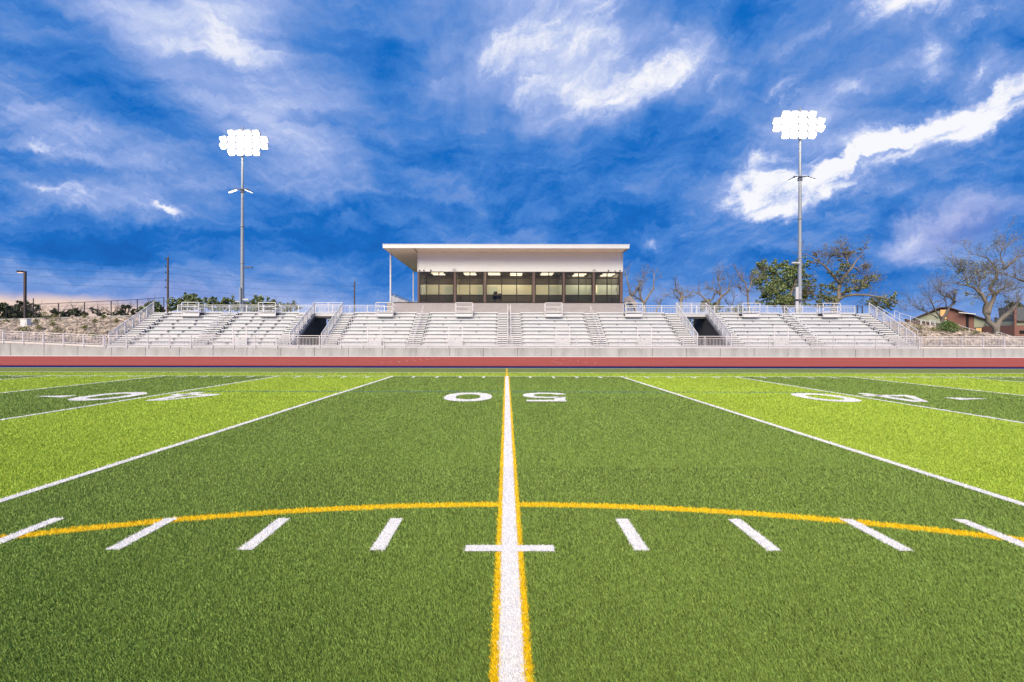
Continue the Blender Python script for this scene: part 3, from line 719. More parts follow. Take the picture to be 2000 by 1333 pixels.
for (p, q) in (((-12.2,PY+.25),(-12.2,PY+12.9)), ((-12.2,PY+12.9),(XA,PY+12.9))):
    L_ = math.dist(p, q); n = int(L_/1.7)
    for i in range(n):
        a = (p[0]+(q[0]-p[0])*i/n, p[1]+(q[1]-p[1])*i/n); c = (p[0]+(q[0]-p[0])*(i+1)/n, p[1]+(q[1]-p[1])*(i+1)/n)
        picket_run(b, a, c, ZB+.06, ZB+.06, 1.05, .14); b.box(a[0]-.03, a[0]+.03, a[1]-.03, a[1]+.03, ZB+.06, ZB+1.12)
b.build('porch_rail', M['galv_white'], pb)
# window bays: brown mullions between, four rows in each; the third row stands clear
rows = [(531.8,543.8),(543.8,555.6),(555.6,577.2),(577.2,591.4)]
zr = lambda py: HC+(HY-py)/F*PY
bays = [(819.2,886.2,(857,)),(890.4,944.6,(917.6,)),(948.8,1040,(979.8,1009)),(1044.6,1099,(1071.8,)),(1102.8,1157.4,(1130,)),(1161.6,1210.4,(1185.6,))]
edges = [815.6]+[0]*0
for x0, x1 in ((815.4,819),(886.4,890.2),(944.8,948.6),(1040.2,1044.4),(1099.2,1102.6),(1157.6,1161.4),(1210.6,1216.2)):
    b = MB(); b.box(pbx(x0), pbx(x1), PY-.03, PY+.20, ZB+.065, ZW1+.02); b.build('mullion', M['mullion'], pb)
for (x0, x1, sp_) in bays:
    X0, X1 = pbx(x0)+.004, pbx(x1)-.004
    b = MB(); fw = .095
    cuts = [X0]+[pbx(s) for s in sp_]+[X1]
    for i, xx in enumerate(cuts):
        a = xx if i == 0 else (xx-fw if i == len(cuts)-1 else xx-fw/2); b.box(a, a+fw, PY+.0, PY+.09, ZB+.07, ZW1+.01)
    zs = [ZW1+.01-fw/2]+[zr(r_[1]) for r_ in rows[:3]]+[ZB+.07+fw/2]
    for z in zs:
        for a, c in zip(cuts, cuts[1:]): b.box(a+fw*.5+.001, c-fw*.5-.001, PY+.003, PY+.087, z-fw/2, z+fw/2)
    w = b.build('window', M['frame'], pb)
    for ri, r_ in enumerate(rows):
        z0, z1 = max(zr(r_[1]), ZB+.1), min(zr(r_[0]), ZW1)
        for a, c in zip(cuts, cuts[1:]):
            g = MB(); g.poly([(a+.03,PY+.05,z0),(c-.03,PY+.05,z0),(c-.03,PY+.05,z1),(a+.03,PY+.05,z1)])
            g.build('clear_pane' if ri == 2 else 'tinted_pane', M['clear' if ri == 2 else 'tint'], w)
# the rooms behind the glass
XI = [XA+.21]+[pbx(x) for x in (888.3, 946.7, 1042.3, 1100.9, 1159.5)]+[XB-.21]
b = MB(); b.box(XA+.21, XB-.21, PY+.3, PY+4.6, ZB+.061, ZB+.12); b.build('room_floor', M['carpet'], pb)
b = MB(); b.box(XA+.21, XB-.21, PY+.26, PY+4.6, ZW1+.10, ZW1+.16); b.build('room_ceiling', M['ceil'], pb)
for i in range(6):
    b = MB(); b.box(XI[i]+.05, XI[i+1]-.05, PY+4.3, PY+4.4, ZB+.125, ZW1+.09); b.build('room_wall', M['sage' if i >= 4 else 'cream'], pb)
    if 0 < i:
        b = MB(); b.box(XI[i]-.045, XI[i]+.045, PY+.3, PY+4.6, ZB+.125, ZW1+.09); b.build('room_partition', M['sage' if i >= 4 else 'cream'], pb)
b = MB(); b.box(XI[0]+.05, XI[6]-.05, PY+.30, PY+.85, ZB+.86, ZB+.90); b.build('counter', M['carpet'], pb)
for px0, px1 in ((893+40, 893+58), (953,971), (1072,1092), (868,884)):
    b = MB(); x0, x1 = pbx(px0, PY+4.2), pbx(px1, PY+4.2); b.box(x0, x1, PY+4.24, PY+4.295, ZB+.125, ZB+2.2)
    dr = b.build('room_door', M['sage'], pb); b = MB(); b.box(x1-.14, x1-.08, PY+4.2, PY+4.235, ZB+1.0, ZB+1.12); b.build('handle', M['galv'], dr)
b = MB(); b.box(pbx(1163,PY+4.2), pbx(1166,PY+4.2), PY+4.2, PY+4.29, ZB+1.5, ZB+2.6); b.build('sidelight', M['sidelight'], pb)
for px, yy in ((856,PY+2.2),(918,PY+2.2),(965,PY+2.2),(1008,PY+2.6),(1068,PY+2.2),(1131,PY+3.0),(1186,PY+3.0)):
    x = pbx(px, yy)
    for dy in (-.75, .55):
        b = MB(); b.box(x-.64, x+.64, yy-.24+dy, yy+.24+dy, ZW1+.045, ZW1+.095); b.build('ceiling_light', M['room_light'], pb)
for px, kk in ((968,0),(976,1),(966,1)):
    x = pbx(px, PY+1.6); c = thing('office_chair', ['dark office chair seen through the lit central windows, tallest of three','small dark office chair at the right of the three in the central windows','dark low-backed office chair at the left in the central windows'][[968,976,966].index(px)], 'chair', (x, PY+1.4+.5*kk, ZB+.12), 'office chairs in the press box')
    y = PY+1.4+.5*kk; h = 1.15 if px == 968 else .98
    b = MB(); b.box(x-.24, x+.24, y-.24, y+.24, ZB+.55, ZB+.63); b.build('seat', M['black'], c)
    b = MB(); b.prism([(x-.22,y-.28,ZB+.66),(x+.22,y-.28,ZB+.66),(x+.20,y-.33,ZB+.12+h),(x+.1,y-.33,ZB+.16+h),(x-.1,y-.33,ZB+.16+h),(x-.20,y-.33,ZB+.12+h)], (0,.06,0)); b.build('backrest', M['black'], c)
    b = MB(); b.tube([(x,y,ZB+.2),(x,y,ZB+.55)], .03, 6)
    for q in range(5): b.bar((x,y,ZB+.2), (x+.28*math.cos(q*1.257), y+.28*math.sin(q*1.257), ZB+.15), .035)
    b.build('pedestal', M['black'], c)
# small fixtures under the windows' head line
def camera_fix(px, lab):
    x = pbx(px); z = zr(527.8); c = thing('security_camera', lab, 'camera', (x, PY, z), 'small cameras on the press box wall')
    b = MB(); b.box(x-.05, x+.05, PY-.06, PY+.058, z-.02, z+.06); b.build('mount', M['white_paint'], c)
    b = MB(); b.tube([(x,PY-.05,z-.10),(x,PY-.05,z-.05),(x,PY-.05,z-.02)], [.04,.085,.09], 10); b.build('dome', M['white_paint' if px in (827,1201) else 'black'], c)
for px, lab in ((819,'small white dome camera at the left corner of the press box wall'),(827.5,'second dome camera from the left corner of the press box'),(841,'third dome camera from the left corner of the press box'),
                (1188,'third dome camera from the right corner of the press box'),(1201,'second dome camera from the right corner of the press box'),(1210.5,'small white dome camera at the right corner of the press box wall')): camera_fix(px, lab)
for px, lab in ((886.8,'twin-head white wall light above the first wide mullion at left'),(1160.2,'twin-head white wall light above the last wide mullion at right')):
    x = pbx(px); z = zr(526.2); c = thing('wall_light', lab, 'light', (x, PY, z), 'twin wall lights on the press box')
    b = MB(); b.box(x-.06, x+.06, PY-.02, PY+.058, z-.09, z+.09); b.build('back_plate', M['white_paint'], c)
    for s in (-1, 1):
        b = MB(); b.box(x+s*.10-.065, x+s*.10+.065, PY-.14, PY-.01, z-.075, z+.085); b.build('lamp_head', M['white_paint'], c)
b = MB(); b.tube([at(1209,535,PY-.05),at(1206.5,545,PY-.05),at(1207.5,556,PY-.06),at(1204,565,PY-.06),at(1206.5,578,PY-.06),at(1205.5,588,PY-.06),at(1204,590.5,PY-.06)], .03, 5)
tag(b.build('cable', M['black']), 'black cable hanging down the right end of the press box windows', 'cable')
# stair up to the press box at its right end
st = thing('access_stair', 'grey stair with a solid side panel at the right end of the press box', 'stairs', (12.9, 54, ZT))
YS = 54.0
pp = lambda px, py: at(px, py, YS)
b = MB(); b.prism([pp(1219,596),pp(1219,582),pp(1231.5,577.5),pp(1234,580),pp(1246,594),pp(1246,598),pp(1240,598),pp(1229,589),pp(1224,596)], (0,.08,0)); b.build('side_panel', M['block'], st)
b = MB(); b.prism([pp(1228,588),pp(1241,604),pp(1241,609),pp(1226,592)], (0,.06,0)); b.build('stringer', M['dark_post'], st)
b = MB()
for i in range(8): p = pp(1221+.2*i, 590+2.6*i); b.box(p.x, p.x+.75+.04*i, p.y+.2, p.y+1.2, p.z-.04, p.z)
b.build('tread', M['galv'], st)
b = MB()
for i in range(4): p = pp(1231+4.5*i, 578.5+5.2*i); b.tube([p+Vector((0,.3,-.9)), p+Vector((0,.3,.1))], .03, 6)
b.tube([pp(1231,577.5)+Vector((0,.3,0)), pp(1246,595)+Vector((0,.3,0))], .03, 6); b.build('handrail', M['galv'], st)
# ------------------------------------------------------------------ light poles
def light_pole(px, Y, base_z, label, mirror, rows_spec, low_py, boxes):
    t = thing('light_pole', label, 'light pole', ((px-VX)/F*Y, Y, 0))
    x = (px-VX)/F*Y; top = at(px, rows_spec[0], Y).z+.9
    b = MB(); zs = [0, 4, 9, 14, 19, top]; b.tube([(x,Y,z) for z in zs], [.235,.225,.205,.18,.15,.12], 14); b.build('pole', M['pole'], t, True)
    s = MB()
    for z in (6.5, 10.5, 14.8): s.tube([(x,Y,z-.06),(x,Y,z+.06)], [.24,.24], 14)
    s.build('pole_joint', M['pole'], t)
    for ri, py in enumerate(rows_spec):
        z = at(px, py, Y).z; half = (1.45, 2.4, 2.4, 1.45)[ri]; nh = (4, 6, 6, 4)[ri]; xo = .35*mirror
        b = MB(); b.bar((x+xo-half, Y-.2, z+.42), (x+xo+half, Y-.2, z+.42), .12); b.build('crossarm', M['pole'], t)
        for i in range(nh):
            hx = x+xo-half+2*half*i/(nh-1)
            h = MB()
            c = Vector((hx, Y-.45, z)); tilt = R(38); yaw = R(-9*mirror+ (i-2.5)*4)
            ax = Vector((math.cos(yaw), math.sin(yaw), 0)); fw = Vector((math.sin(yaw)*math.cos(tilt), -math.cos(yaw)*math.cos(tilt), -math.sin(tilt))); up = ax.cross(fw); up = up if up.z > 0 else -up
            q = [c+ax*(a*.44)+up*(d*.38)-fw*.02 for a, d in [(-1,-.6),(-.75,-1),(.75,-1),(1,-.6),(1,.6),(.75,1),(-.75,1),(-1,.6)]]
            h.prism(q, -fw*.22); h.bar(c-fw*.2, (hx, Y-.2, z+.42), .07)
            hd = h.build('floodlight', M['housing'], t)
            l = MB(); l.poly([c+ax*(a*.385)+up*(d*.32)+fw*.004 for a, d in [(-1,-.6),(-.75,-1),(.75,-1),(1,-.6),(1,.6),(.75,1),(-.75,1),(-1,.6)]]); l.build('lens', M['led'], hd)
    z = at(px, low_py, Y).z
    b = MB(); b.bar((x-.85,Y-.25,z+.12),(x+.85,Y-.25,z+.12),.09); b.tube([(x,Y,z-.25),(x,Y,z+.2)], .24, 12); b.build('crossarm', M['pole_dark'], t)
    for s in (-1, 1):
        h = MB(); c = Vector((x+s*.95, Y-.3, z-.10)); q0 = c+Vector((-s*.42,0,.16)); q1 = c+Vector((s*.42,-.1,-.18))
        h.bar(q0, q1, .34, .12); h.bar(c+Vector((0,0,.05)), (x+s*.8,Y-.25,z+.12), .06); hd = h.build('floodlight', M['pole_dark'], t)
        l = MB(); dn = Vector((-s*.28,-.05,-.62)).normalized()*.072
        l.bar(q0+dn, q1+dn, .28, .02); l.build('lens', M['led_small'], hd)
    for (bx0, bx1, y0, y1, m) in boxes:
        p0 = at(bx0, y1, Y-.35); p1 = at(bx1, y0, Y-.35); b = MB(); b.box(p0.x, p1.x, Y-.45, Y-.25, p0.z, p1.z); b.bar(((p0.x+p1.x)/2, Y-.3, (p0.z+p1.z)/2), (x, Y, (p0.z+p1.z)/2), .06); b.build('control_box', M[m], t)
light_pole(473, 57.5, 0, 'tall galvanised stadium light pole with a blazing lamp bank behind the left bleachers', 1, (264, 276.5, 289, 301.5), 373, [(468.5,470.5,562,600,'pole'),(475,486,584,587,'galv'),(460,468,588.5,590.5,'galv'),(477,493,521.5,524,'pole_dark')])
light_pole(1562, 53.5, 0, 'tall galvanised stadium light pole with a blazing lamp bank before the leafy trees at right', -1, (228, 241.5, 255, 268.5), 349, [(1553.4,1558.8,561,612,'galv'),(1552,1565,585,588.5,'pole_dark'),(1569,1584,585,588.5,'pole_dark'),(1546,1561,512.5,515,'galv')])

# ------------------------------------------------------------------ ground behind: left bank, right bank
def slope_mesh(name, grid, m, lab=None):
    """grid: rows of points -> one sheet"""
    b = MB(); nr, nc = len(grid), len(grid[0])
    for r_ in grid: b.v += [tuple(p) for p in r_]
    for i in range(nr-1):
        for j in range(nc-1): b.face((i*nc+j, i*nc+j+1, (i+1)*nc+j+1, (i+1)*nc+j))
    return struct(b.build(name, m, None, True))
LT = lambda x: at(130, 621.5, 51.5).z + (x+46)*.030                       # height of the kerb on top of the left bank
def left_h(x, y):
    t = min(1, max(0, (y-44.6)/(51.3-44.6))); z0 = wall_top(x)+.10; return z0+(LT(x)-.12-z0)*t**.9
xs = [-36.25-i*1.5 for i in range(24)]
slope_mesh('rock_bank', [[(x, y, left_h(x, y)) for x in xs] for y in (44.6,46,47.5,49,50.2,51.3)], M['dirt'])
RT = lambda x: 3.45 - max(0, x-41)*.145
def right_h(x, y):
    t = min(1, max(0, (y-44.6)/(51.0-44.6))); z0 = WT+.10; zt = max(z0+.15, RT(x)-.1); return z0+(zt-z0)*t**.85
xs2 = [37.3+i*1.2 for i in range(26)]
slope_mesh('rock_bank', [[(x, y, right_h(x, y)) for x in xs2] for y in (44.6,46,47.5,49,50,51.0)], M['dirt'])
sheet('hilltop', -400, -36.3, 52.0, 400, LT(-60)-.25, M['dirt'])
b = MB(); b.poly([(37.3,51,2.2),(140,51,-.1),(140,300,1.2),(37.3,300,2.6)]); struct(b.build('hilltop', M['far_ground']))
b = MB(); b.poly([(-36.25,52.1,.5),(37.25,52.1,.5),(37.25,300,2.0),(-36.25,300,3.0)]); struct(b.build('back_lot', M['far_ground']))
# kerb wall on top of the left bank
kw = MB()
for i in range(20):
    x0, x1 = -36.4-1.6*i, -36.4-1.6*(i+1); n = len(kw.v); za, zb = LT(x0)+.10, LT(x1)+.10
    kw.v += [(x0,51.3,za-.4),(x1,51.3,zb-.4),(x1,51.6,zb-.4),(x0,51.6,za-.4),(x0,51.3,za),(x1,51.3,zb),(x1,51.6,zb),(x0,51.6,za)]
    for q in ((0,3,2,1),(4,5,6,7),(0,1,5,4),(1,2,6,5),(2,3,7,6),(3,0,4,7)): kw.face(tuple(n+j for j in q))
tag(kw.build('kerb_wall', M['concrete']), 'low sloping concrete kerb wall on top of the left rock bank', 'wall')

# riprap
def rocks(xr, hf, ymax, n, seed):
    r = random.Random(seed); bm = bmesh.new(); bmesh.ops.create_icosphere(bm, subdivisions=1, radius=1)
    base = np.array([v.co[:] for v in bm.verts]); fc = np.array([[v.index for v in f.verts] for f in bm.faces]); bm.free()
    V, Fc = [], []
    for i in range(n):
        x = r.uniform(*xr); y = r.uniform(44.75, ymax); s = r.uniform(.11, .25)*(1.25 if r.random() < .15 else 1)
        p = base*(1+np.array([[r.uniform(-.28,.28)] for _ in base]))*np.array([s*r.uniform(.9,1.5), s*r.uniform(.8,1.2), s*r.uniform(.55,.9)])
        a = r.uniform(0, 6.28); c, sn = math.cos(a), math.sin(a)
        p = np.stack([p[:,0]*c-p[:,1]*sn, p[:,0]*sn+p[:,1]*c, p[:,2]+p[:,0]*r.uniform(-.3,.3)], 1)
        V.append(p+np.array([x, y, hf(x, y)+s*.3])); Fc.append(fc+12*i)
    V = np.concatenate(V); Fc = np.concatenate(Fc)
    me = bpy.data.meshes.new('riprap'); me.from_pydata(V.tolist(), [], Fc.tolist()); me.materials.append(M['rock'])
    o = bpy.data.objects.new('riprap', me); col.objects.link(o); return o
tag(rocks((-62,-36.4), left_h, 51.1, 5200, 3), 'tan riprap stones covering the bank left of the bleachers', 'rocks', None, 'stuff')
tag(rocks((37.5,60), right_h, 50.8, 4600, 4), 'tan riprap stones covering the bank right of the bleachers', 'rocks', None, 'stuff')

def tuft(px, py, Y, w, h, m, name, label, cat, n=220, size=.05, group=None, woody=True):
    """a low plant: thin stems and many small leaves"""
    p = at(px, py, Y); t = thing(name, label, cat, p, group)
    st, lf = MB(), MB()
    for i in range(14):
        a = rnd.uniform(0, 6.28); q = p+Vector((math.cos(a)*w*.5*rnd.random(), math.sin(a)*w*.4*rnd.random(), h*rnd.uniform(.6,1)))
        st.tube([p, p+(q-p)*.5+Vector((0,0,.03)), q], [.012,.009,.004], 4)
    for i in range(n):
        a = rnd.uniform(0, 6.28); rr = rnd.random()**.5; z = rnd.random()**.8
        wz = math.sin(min(1, z*.85+.2)*math.pi)**.6
        lf.leaf(p+Vector((math.cos(a)*w*.5*rr*wz, math.sin(a)*w*.45*rr*wz, h*z)), size*rnd.uniform(.7,1.4))
    st.build('stem', M['bark'], t); lf.build('foliage', M[m], t)
weeds = [(12,632,49.6,.7,.4,'left end of the left rock bank'),(88,622,50.8,.9,.7,'top of the left rock bank near the utility box'),(70,633,49.4,.7,.5,'just right of the white utility box'),(108,630,49.6,1.1,.9,'upper middle of the left rock bank'),
         (103,638,48,.6,.4,'middle of the left rock bank'),(165,622,50.7,.6,.5,'against the kerb wall in mid bank'),(185,631,49.2,.6,.4,'right part of the left rock bank'),(203,622,50.5,.5,.35,'kerb wall near the fence middle'),
         (47,646,46.4,1.0,.4,'below the white utility box'),(112,650,45.8,.9,.5,'foot of the left rock bank'),(182,657,45.2,1.1,.3,'behind the railing near the left stair'),(76,644,46.8,.7,.4,'lower left of the rock bank'),(228,630,49,.5,.4,'beside the left raking railing'),
         (165,642,47,.6,.3,'centre of the left rock bank')]
for px, py, Y, w, h, lab in weeds: tuft(px, py, Y, w, h, 'weed', 'weed', 'small green weed in the rocks, '+lab, 'plant', 160, .06, 'weeds in the rock banks')
for px, py, Y, w, h, lab in ((1794,646,48,1.6,.6,'left top of the right rock bank'),(1822,648,48,1.2,.35,'left of the round green shrub'),(1880,647,49,1.3,.35,'right of the round green shrub'),(1905,652,47.5,1.0,.3,'lower right rock bank')):
    tuft(px, py, Y, w, h, 'weed', 'weed', 'small dry weed among the rocks, '+lab, 'plant', 160, .06, 'weeds in the rock banks')
tuft(1851, 649, 48.2, 1.9, 1.15, 'shrub', 'shrub', 'round bright green shrub on the right rock bank before the brick house', 'shrub', 2600, .055)

# ------------------------------------------------------------------ trees
def limb_pts(t, pts, Y, jitter):
    out = []
    for i, (px, py) in enumerate(pts):
        out.append(at(px, py, Y)+Vector((0, jitter*i + rnd.uniform(-.3,.3)*(i > 0), 0)))
    # smooth by midpoints
    sm = [out[0]]
    for a, c in zip(out, out[1:]):
        sm.append((a+c)/2+Vector((rnd.uniform(-.08,.08), rnd.uniform(-.1,.1), rnd.uniform(-.05,.05)))); sm.append(c)
    return sm
def twigs(b, p, d, L_, r, lev, tips, up=.25, k=5):
    """a crooked branch with smaller ones growing from it"""
    n = 5 if lev > 0 else 3; pts = [p.copy()]; dirs = []
    d = d.normalized(); q = p.copy()
    for i in range(n):
        d = (d+Vector((rnd.gauss(0,.22), rnd.gauss(0,.22), rnd.gauss(0,.18)+up*.25))).normalized(); q = q+d*(L_/n); pts.append(q.copy()); dirs.append(d.copy())
    b.tube(pts, [r*(1-.8*i/n) for i in range(n+1)], k, False); tips.append(pts[-1]); 
    if lev > 0:
        for i in range(1, n+1):
            for _ in range(2 if rnd.random() < .55 else 1):
                if rnd.random() < .15: continue
                e = (dirs[i-1]+Vector((rnd.gauss(0,.65), rnd.gauss(0,.65), rnd.gauss(0,.45)))).normalized()
                twigs(b, pts[i], e, L_*rnd.uniform(.38,.62), max(.012, r*(1-.8*(i-1)/n)*.5), lev-1, tips, up, 4 if lev > 1 else 3)
def tree(label, Y, limbs, bark='bark', twig=(1.6, 2), ntw=5, clusters=(), leaf='leaf', lsize=.16, group=None, jit=.5, tipleaf=None, base=None, name='tree', twr=.035):
    bp = base or limbs[0][0][0]; p0 = at(bp[0], bp[1], Y); t = thing(name, label, 'tree', p0, group)
    tr = MB(); tw = MB(); tips = []
    for li, (pts, r0, r1) in enumerate(limbs):
        sm = limb_pts(t, pts, Y, 0 if li == 0 else rnd.uniform(-jit, jit)); n = len(sm)
        tr.tube(sm, [r0+(r1-r0)*(i/(n-1))**.8 for i in range(n)], 9)
        if twig:
            L_ = sum((a-c).length for a, c in zip(sm, sm[1:])); start = .45 if li == 0 else .25
            for _ in range(ntw):
                f = rnd.uniform(start, 1)*(n-1); i = min(int(f), n-2); p = sm[i].lerp(sm[i+1], f-i)
                d = (sm[i+1]-sm[i]).normalized()+Vector((rnd.gauss(0,.7), rnd.gauss(0,.7), rnd.gauss(.25,.45)))
                twigs(tw, p, d, twig[0]*rnd.uniform(.5,1.15), twr*rnd.uniform(.7,1.3), twig[1], tips)
            twigs(tw, sm[-1], sm[-1]-sm[-2], twig[0]*rnd.uniform(.7,1.2), max(r1*.9, twr), twig[1], tips)
    tr.build('trunk', M[bark], t, True)
    if tw.v: tw.build('branch', M[bark], t)
    if clusters or tipleaf:
        cr = MB(); mats = [M[m] for m in (leaf if isinstance(leaf, tuple) else (leaf,))]
        for cl_ in clusters:
            px, py, rx, ry, nl = cl_[:5]; c = at(px, py, Y)+Vector((0, rnd.uniform(-1,1)*rx/F*Y*.7, 0)); sx, sz = rx/F*Y, ry/F*Y
            cr.cur = (cl_[5] if len(cl_) > 5 else 0)
            nl = int(nl*1.25); subs = [Vector((rnd.gauss(0,.5)*sx, rnd.gauss(0,.5)*sx, rnd.gauss(0,.5)*sz)) for _ in range(max(6, nl//18))]
            for _ in range(nl):
                s_ = rnd.choice(subs); q = c+s_+Vector((rnd.gauss(0,.15)*sx, rnd.gauss(0,.15)*sx, rnd.gauss(0,.14)*sz)); cr.leaf(q, lsize*rnd.uniform(.6,1.4), .8)
        if tipleaf:
            mi, per, sz = tipleaf; cr.cur = mi
            for p in tips:
                for _ in range(per):
                    if rnd.random() < .6: cr.leaf(p+Vector((rnd.gauss(0,.14), rnd.gauss(0,.14), rnd.gauss(0,.12))), sz*rnd.uniform(.6,1.3))
        cr.build('crown', mats, t)
    return t
G1 = 'bare trees behind the right half of the bleachers'
tree('bare forked tree close to the right end of the press box', 70, [([(1243,625),(1238,600),(1234,578),(1228,560),(1222,538)],.26,.06),([(1234,578),(1243,567),(1251,556),(1254,544)],.17,.05)], twig=(1.5,2), group=G1)
tree('bare tree with two upswept limbs, second to the right of the press box', 70, [([(1259,640),(1259,610),(1258,594),(1250,580),(1248,562),(1249,552)],.27,.06),([(1258,594),(1268,578),(1278,562),(1280,542),(1280,535)],.20,.04),([(1256,590),(1247,583),(1240,583)],.12,.05),([(1251,584),(1252,566)],.10,.07)], twig=(1.3,2), ntw=4, group=G1)
tree('low leaning bare trunk behind the railing between the press box and the right tunnel', 66, [([(1276,626),(1283,606),(1289,596),(1291,588),(1296,584)],.16,.05)], twig=(1.2,2), ntw=4, group=G1)
tree('small crooked bare tree directly behind the right tunnel railing', 68, [([(1327,630),(1327,606),(1329,592),(1333,578),(1329,572),(1323,569),(1319,562)],.30,.08),([(1330,589),(1337,581),(1343,580)],.18,.08),([(1328,588),(1324,584)],.1,.06)], twig=(1.3,2), group=G1)
tree('bare tree arching left behind the right tunnel', 72, [([(1392,640),(1387,606),(1383,592),(1376,584),(1368,576),(1357,572)],.26,.06),([(1383,592),(1391,584),(1392,572)],.14,.05)], twig=(1.7,2), group=G1)
tree('bare tree with a long curved limb right of the right tunnel', 74, [([(1393,640),(1398,604),(1404,590),(1408,580),(1404,572),(1396,567),(1390,565)],.30,.07),([(1408,580),(1417,575),(1423,567),(1426,556),(1429,548)],.18,.04),([(1407,578),(1405,564),(1400,548)],.14,.04)], twig=(1.8,2), ntw=6, group=G1)
tree('thin bare sapling left of the leafy cottonwood', 76, [([(1440,640),(1434,606),(1424,596),(1416,588)],.10,.04),([(1428,600),(1433,586),(1436,574)],.07,.03)], twig=(1.4,1), group=G1)
tree('bare slender tree touching the leafy cottonwood on its left', 72, [([(1462,640),(1462,606),(1461,576),(1456,556),(1448,543)],.24,.06),([(1461,570),(1469,557),(1474,546)],.15,.05),([(1461,580),(1448,572),(1441,560)],.07,.03)], twig=(2.0,2), ntw=6, group=G1)
tree('dense green leafy cottonwood left of the right light pole', 76, [([(1536,640),(1535,606),(1528,590),(1514,572),(1500,556)],.5,.12),([(1532,596),(1546,570),(1556,540),(1560,520)],.3,.08),([(1524,584),(1512,560),(1506,535),(1494,520)],.2,.06),([(1535,600),(1556,590),(1572,580)],.2,.06)], twig=(1.8,1), ntw=5,
     clusters=[(1492,520,13,12,420),(1505,535,22,14,640),(1486,545,18,15,560),(1516,520,10,10,240),(1532,520,9,9,220),(1535,535,18,13,520),(1552,522,17,13,560),(1567,533,13,15,420),(1500,562,24,14,760),(1530,556,20,14,540),(1552,556,20,16,640),(1572,558,12,16,420),(1518,578,20,12,420),(1494,580,12,9,240),(1546,580,20,13,560),(1574,580,12,12,380),(1505,592,22,7,320),(1556,594,18,7,360),(1535,592,16,8,300),(1482,592,7,4,80),(1578,516,8,8,70)],
     leaf=('leaf','leaf_mid'), lsize=.19)
tree('tall cottonwood with thin brown top and green lower crown right of the light pole', 74, [([(1628,640),(1631,598),(1638,578),(1641,556),(1650,538),(1664,522),(1676,508),(1686,496)],.46,.05),([(1641,554),(1626,537),(1608,518),(1596,508),(1584,498)],.26,.05),([(1657,526),(1652,508),(1645,494)],.16,.04),([(1637,586),(1648,579),(1664,577),(1682,578),(1702,582),(1722,588)],.28,.07),([(1641,576),(1656,567),(1672,560),(1690,552)],.22,.05),([(1636,584),(1620,584),(1604,580),(1592,572)],.2,.05),([(1664,522),(1676,524),(1690,534)],.14,.04),([(1612,522),(1618,506),(1628,494)],.12,.04)],
     bark='bark_pale', twig=(2.2,2), ntw=7,
     clusters=[(1620,585,17,10,360),(1602,578,12,10,200),(1608,560,13,9,160),(1590,558,9,6,70),(1628,562,11,10,180),(1648,520,20,6,200),(1632,536,13,9,180),(1660,548,20,10,360),(1676,562,16,10,280),(1650,568,12,8,180),(1690,545,13,12,200),(1684,525,14,10,90,1),(1640,500,20,8,100,1),(1664,494,20,9,110,1),(1675,488,14,8,60,1),(1600,518,14,8,70,1),(1588,505,8,10,50,1),(1716,590,18,11,420),(1733,586,12,10,230),(1724,604,14,9,260),(1742,602,9,7,110),(1704,590,10,9,140),(1612,596,14,6,200),(1590,592,10,8,160)],
     leaf=('leaf_mid','leaf_dry'), lsize=.16, tipleaf=(1,1,.11))
tree('low bare twiggy tree in front of the brick gable house', 72, [([(1836,648),(1842,622),(1852,608),(1866,590),(1861,581)],.28,.10),([(1866,590),(1856,584),(1842,582),(1826,578),(1818,575)],.15,.05),([(1838,622),(1828,608),(1816,594),(1808,580)],.16,.04),([(1832,622),(1816,612),(1800,602),(1792,592)],.10,.03),([(1848,602),(1850,580),(1838,564)],.09,.03)], twig=(2.1,2), ntw=7)
tree('big pale-leaved spreading tree with a thick forked trunk at the right edge', 64, [([(1946,656),(1944,644),(1933,628),(1927,610),(1924,592),(1914,574),(1908,564),(1890,557),(1868,554)],.40,.08),([(1929,614),(1940,594),(1943,576),(1944,562),(1951,548),(1960,532),(1963,522),(1957,510),(1951,501),(1938,495)],.29,.05),([(1962,526),(1970,512),(1976,504),(1990,500)],.16,.05),([(1944,576),(1957,567),(1975,563),(1985,552)],.22,.06),([(1945,650),(1958,634),(1972,620),(1988,606),(2004,596)],.34,.2),([(1916,578),(1920,560),(1928,546)],.14,.05),([(1950,548),(1946,534),(1936,528)],.10,.04),([(1961,528),(1952,508),(1956,490)],.10,.03),([(1924,585),(1936,572),(1941,572)],.10,.05),([(1890,557),(1884,540),(1876,526)],.09,.03)],
     bark='bark_pale', twig=(2.6,2), ntw=8, leaf=('leaf_grey','leaf_mid'), clusters=[(1880,530,18,18,170),(1900,545,20,18,130),(1890,515,18,12,90),(1905,575,16,14,70),(1875,565,12,14,60),(1925,560,16,14,60),(1940,520,18,12,50)], lsize=.12, tipleaf=(0,1,.08))
tree('bare limbs of a tree leaning in from the right edge of the view', 62, [([(2060,640),(2040,590),(2020,560),(2000,550),(1985,544),(1972,538)],.3,.05)], twig=(2.0,2), ntw=8, bark='bark_pale')
tree('dark green leafy tree beside the slate roofed house', 84, [([(1975,660),(1975,640),(1976,610)],.3,.1),([(1975,630),(1985,610)],.2,.1)], twig=None, clusters=[(1978,602,14,9,420),(1968,620,12,12,380),(1985,596,14,7,340),(1960,632,12,9,260),(1985,622,12,14,300),(1952,640,10,6,120)], leaf=('leaf_dark','leaf'), lsize=.22)
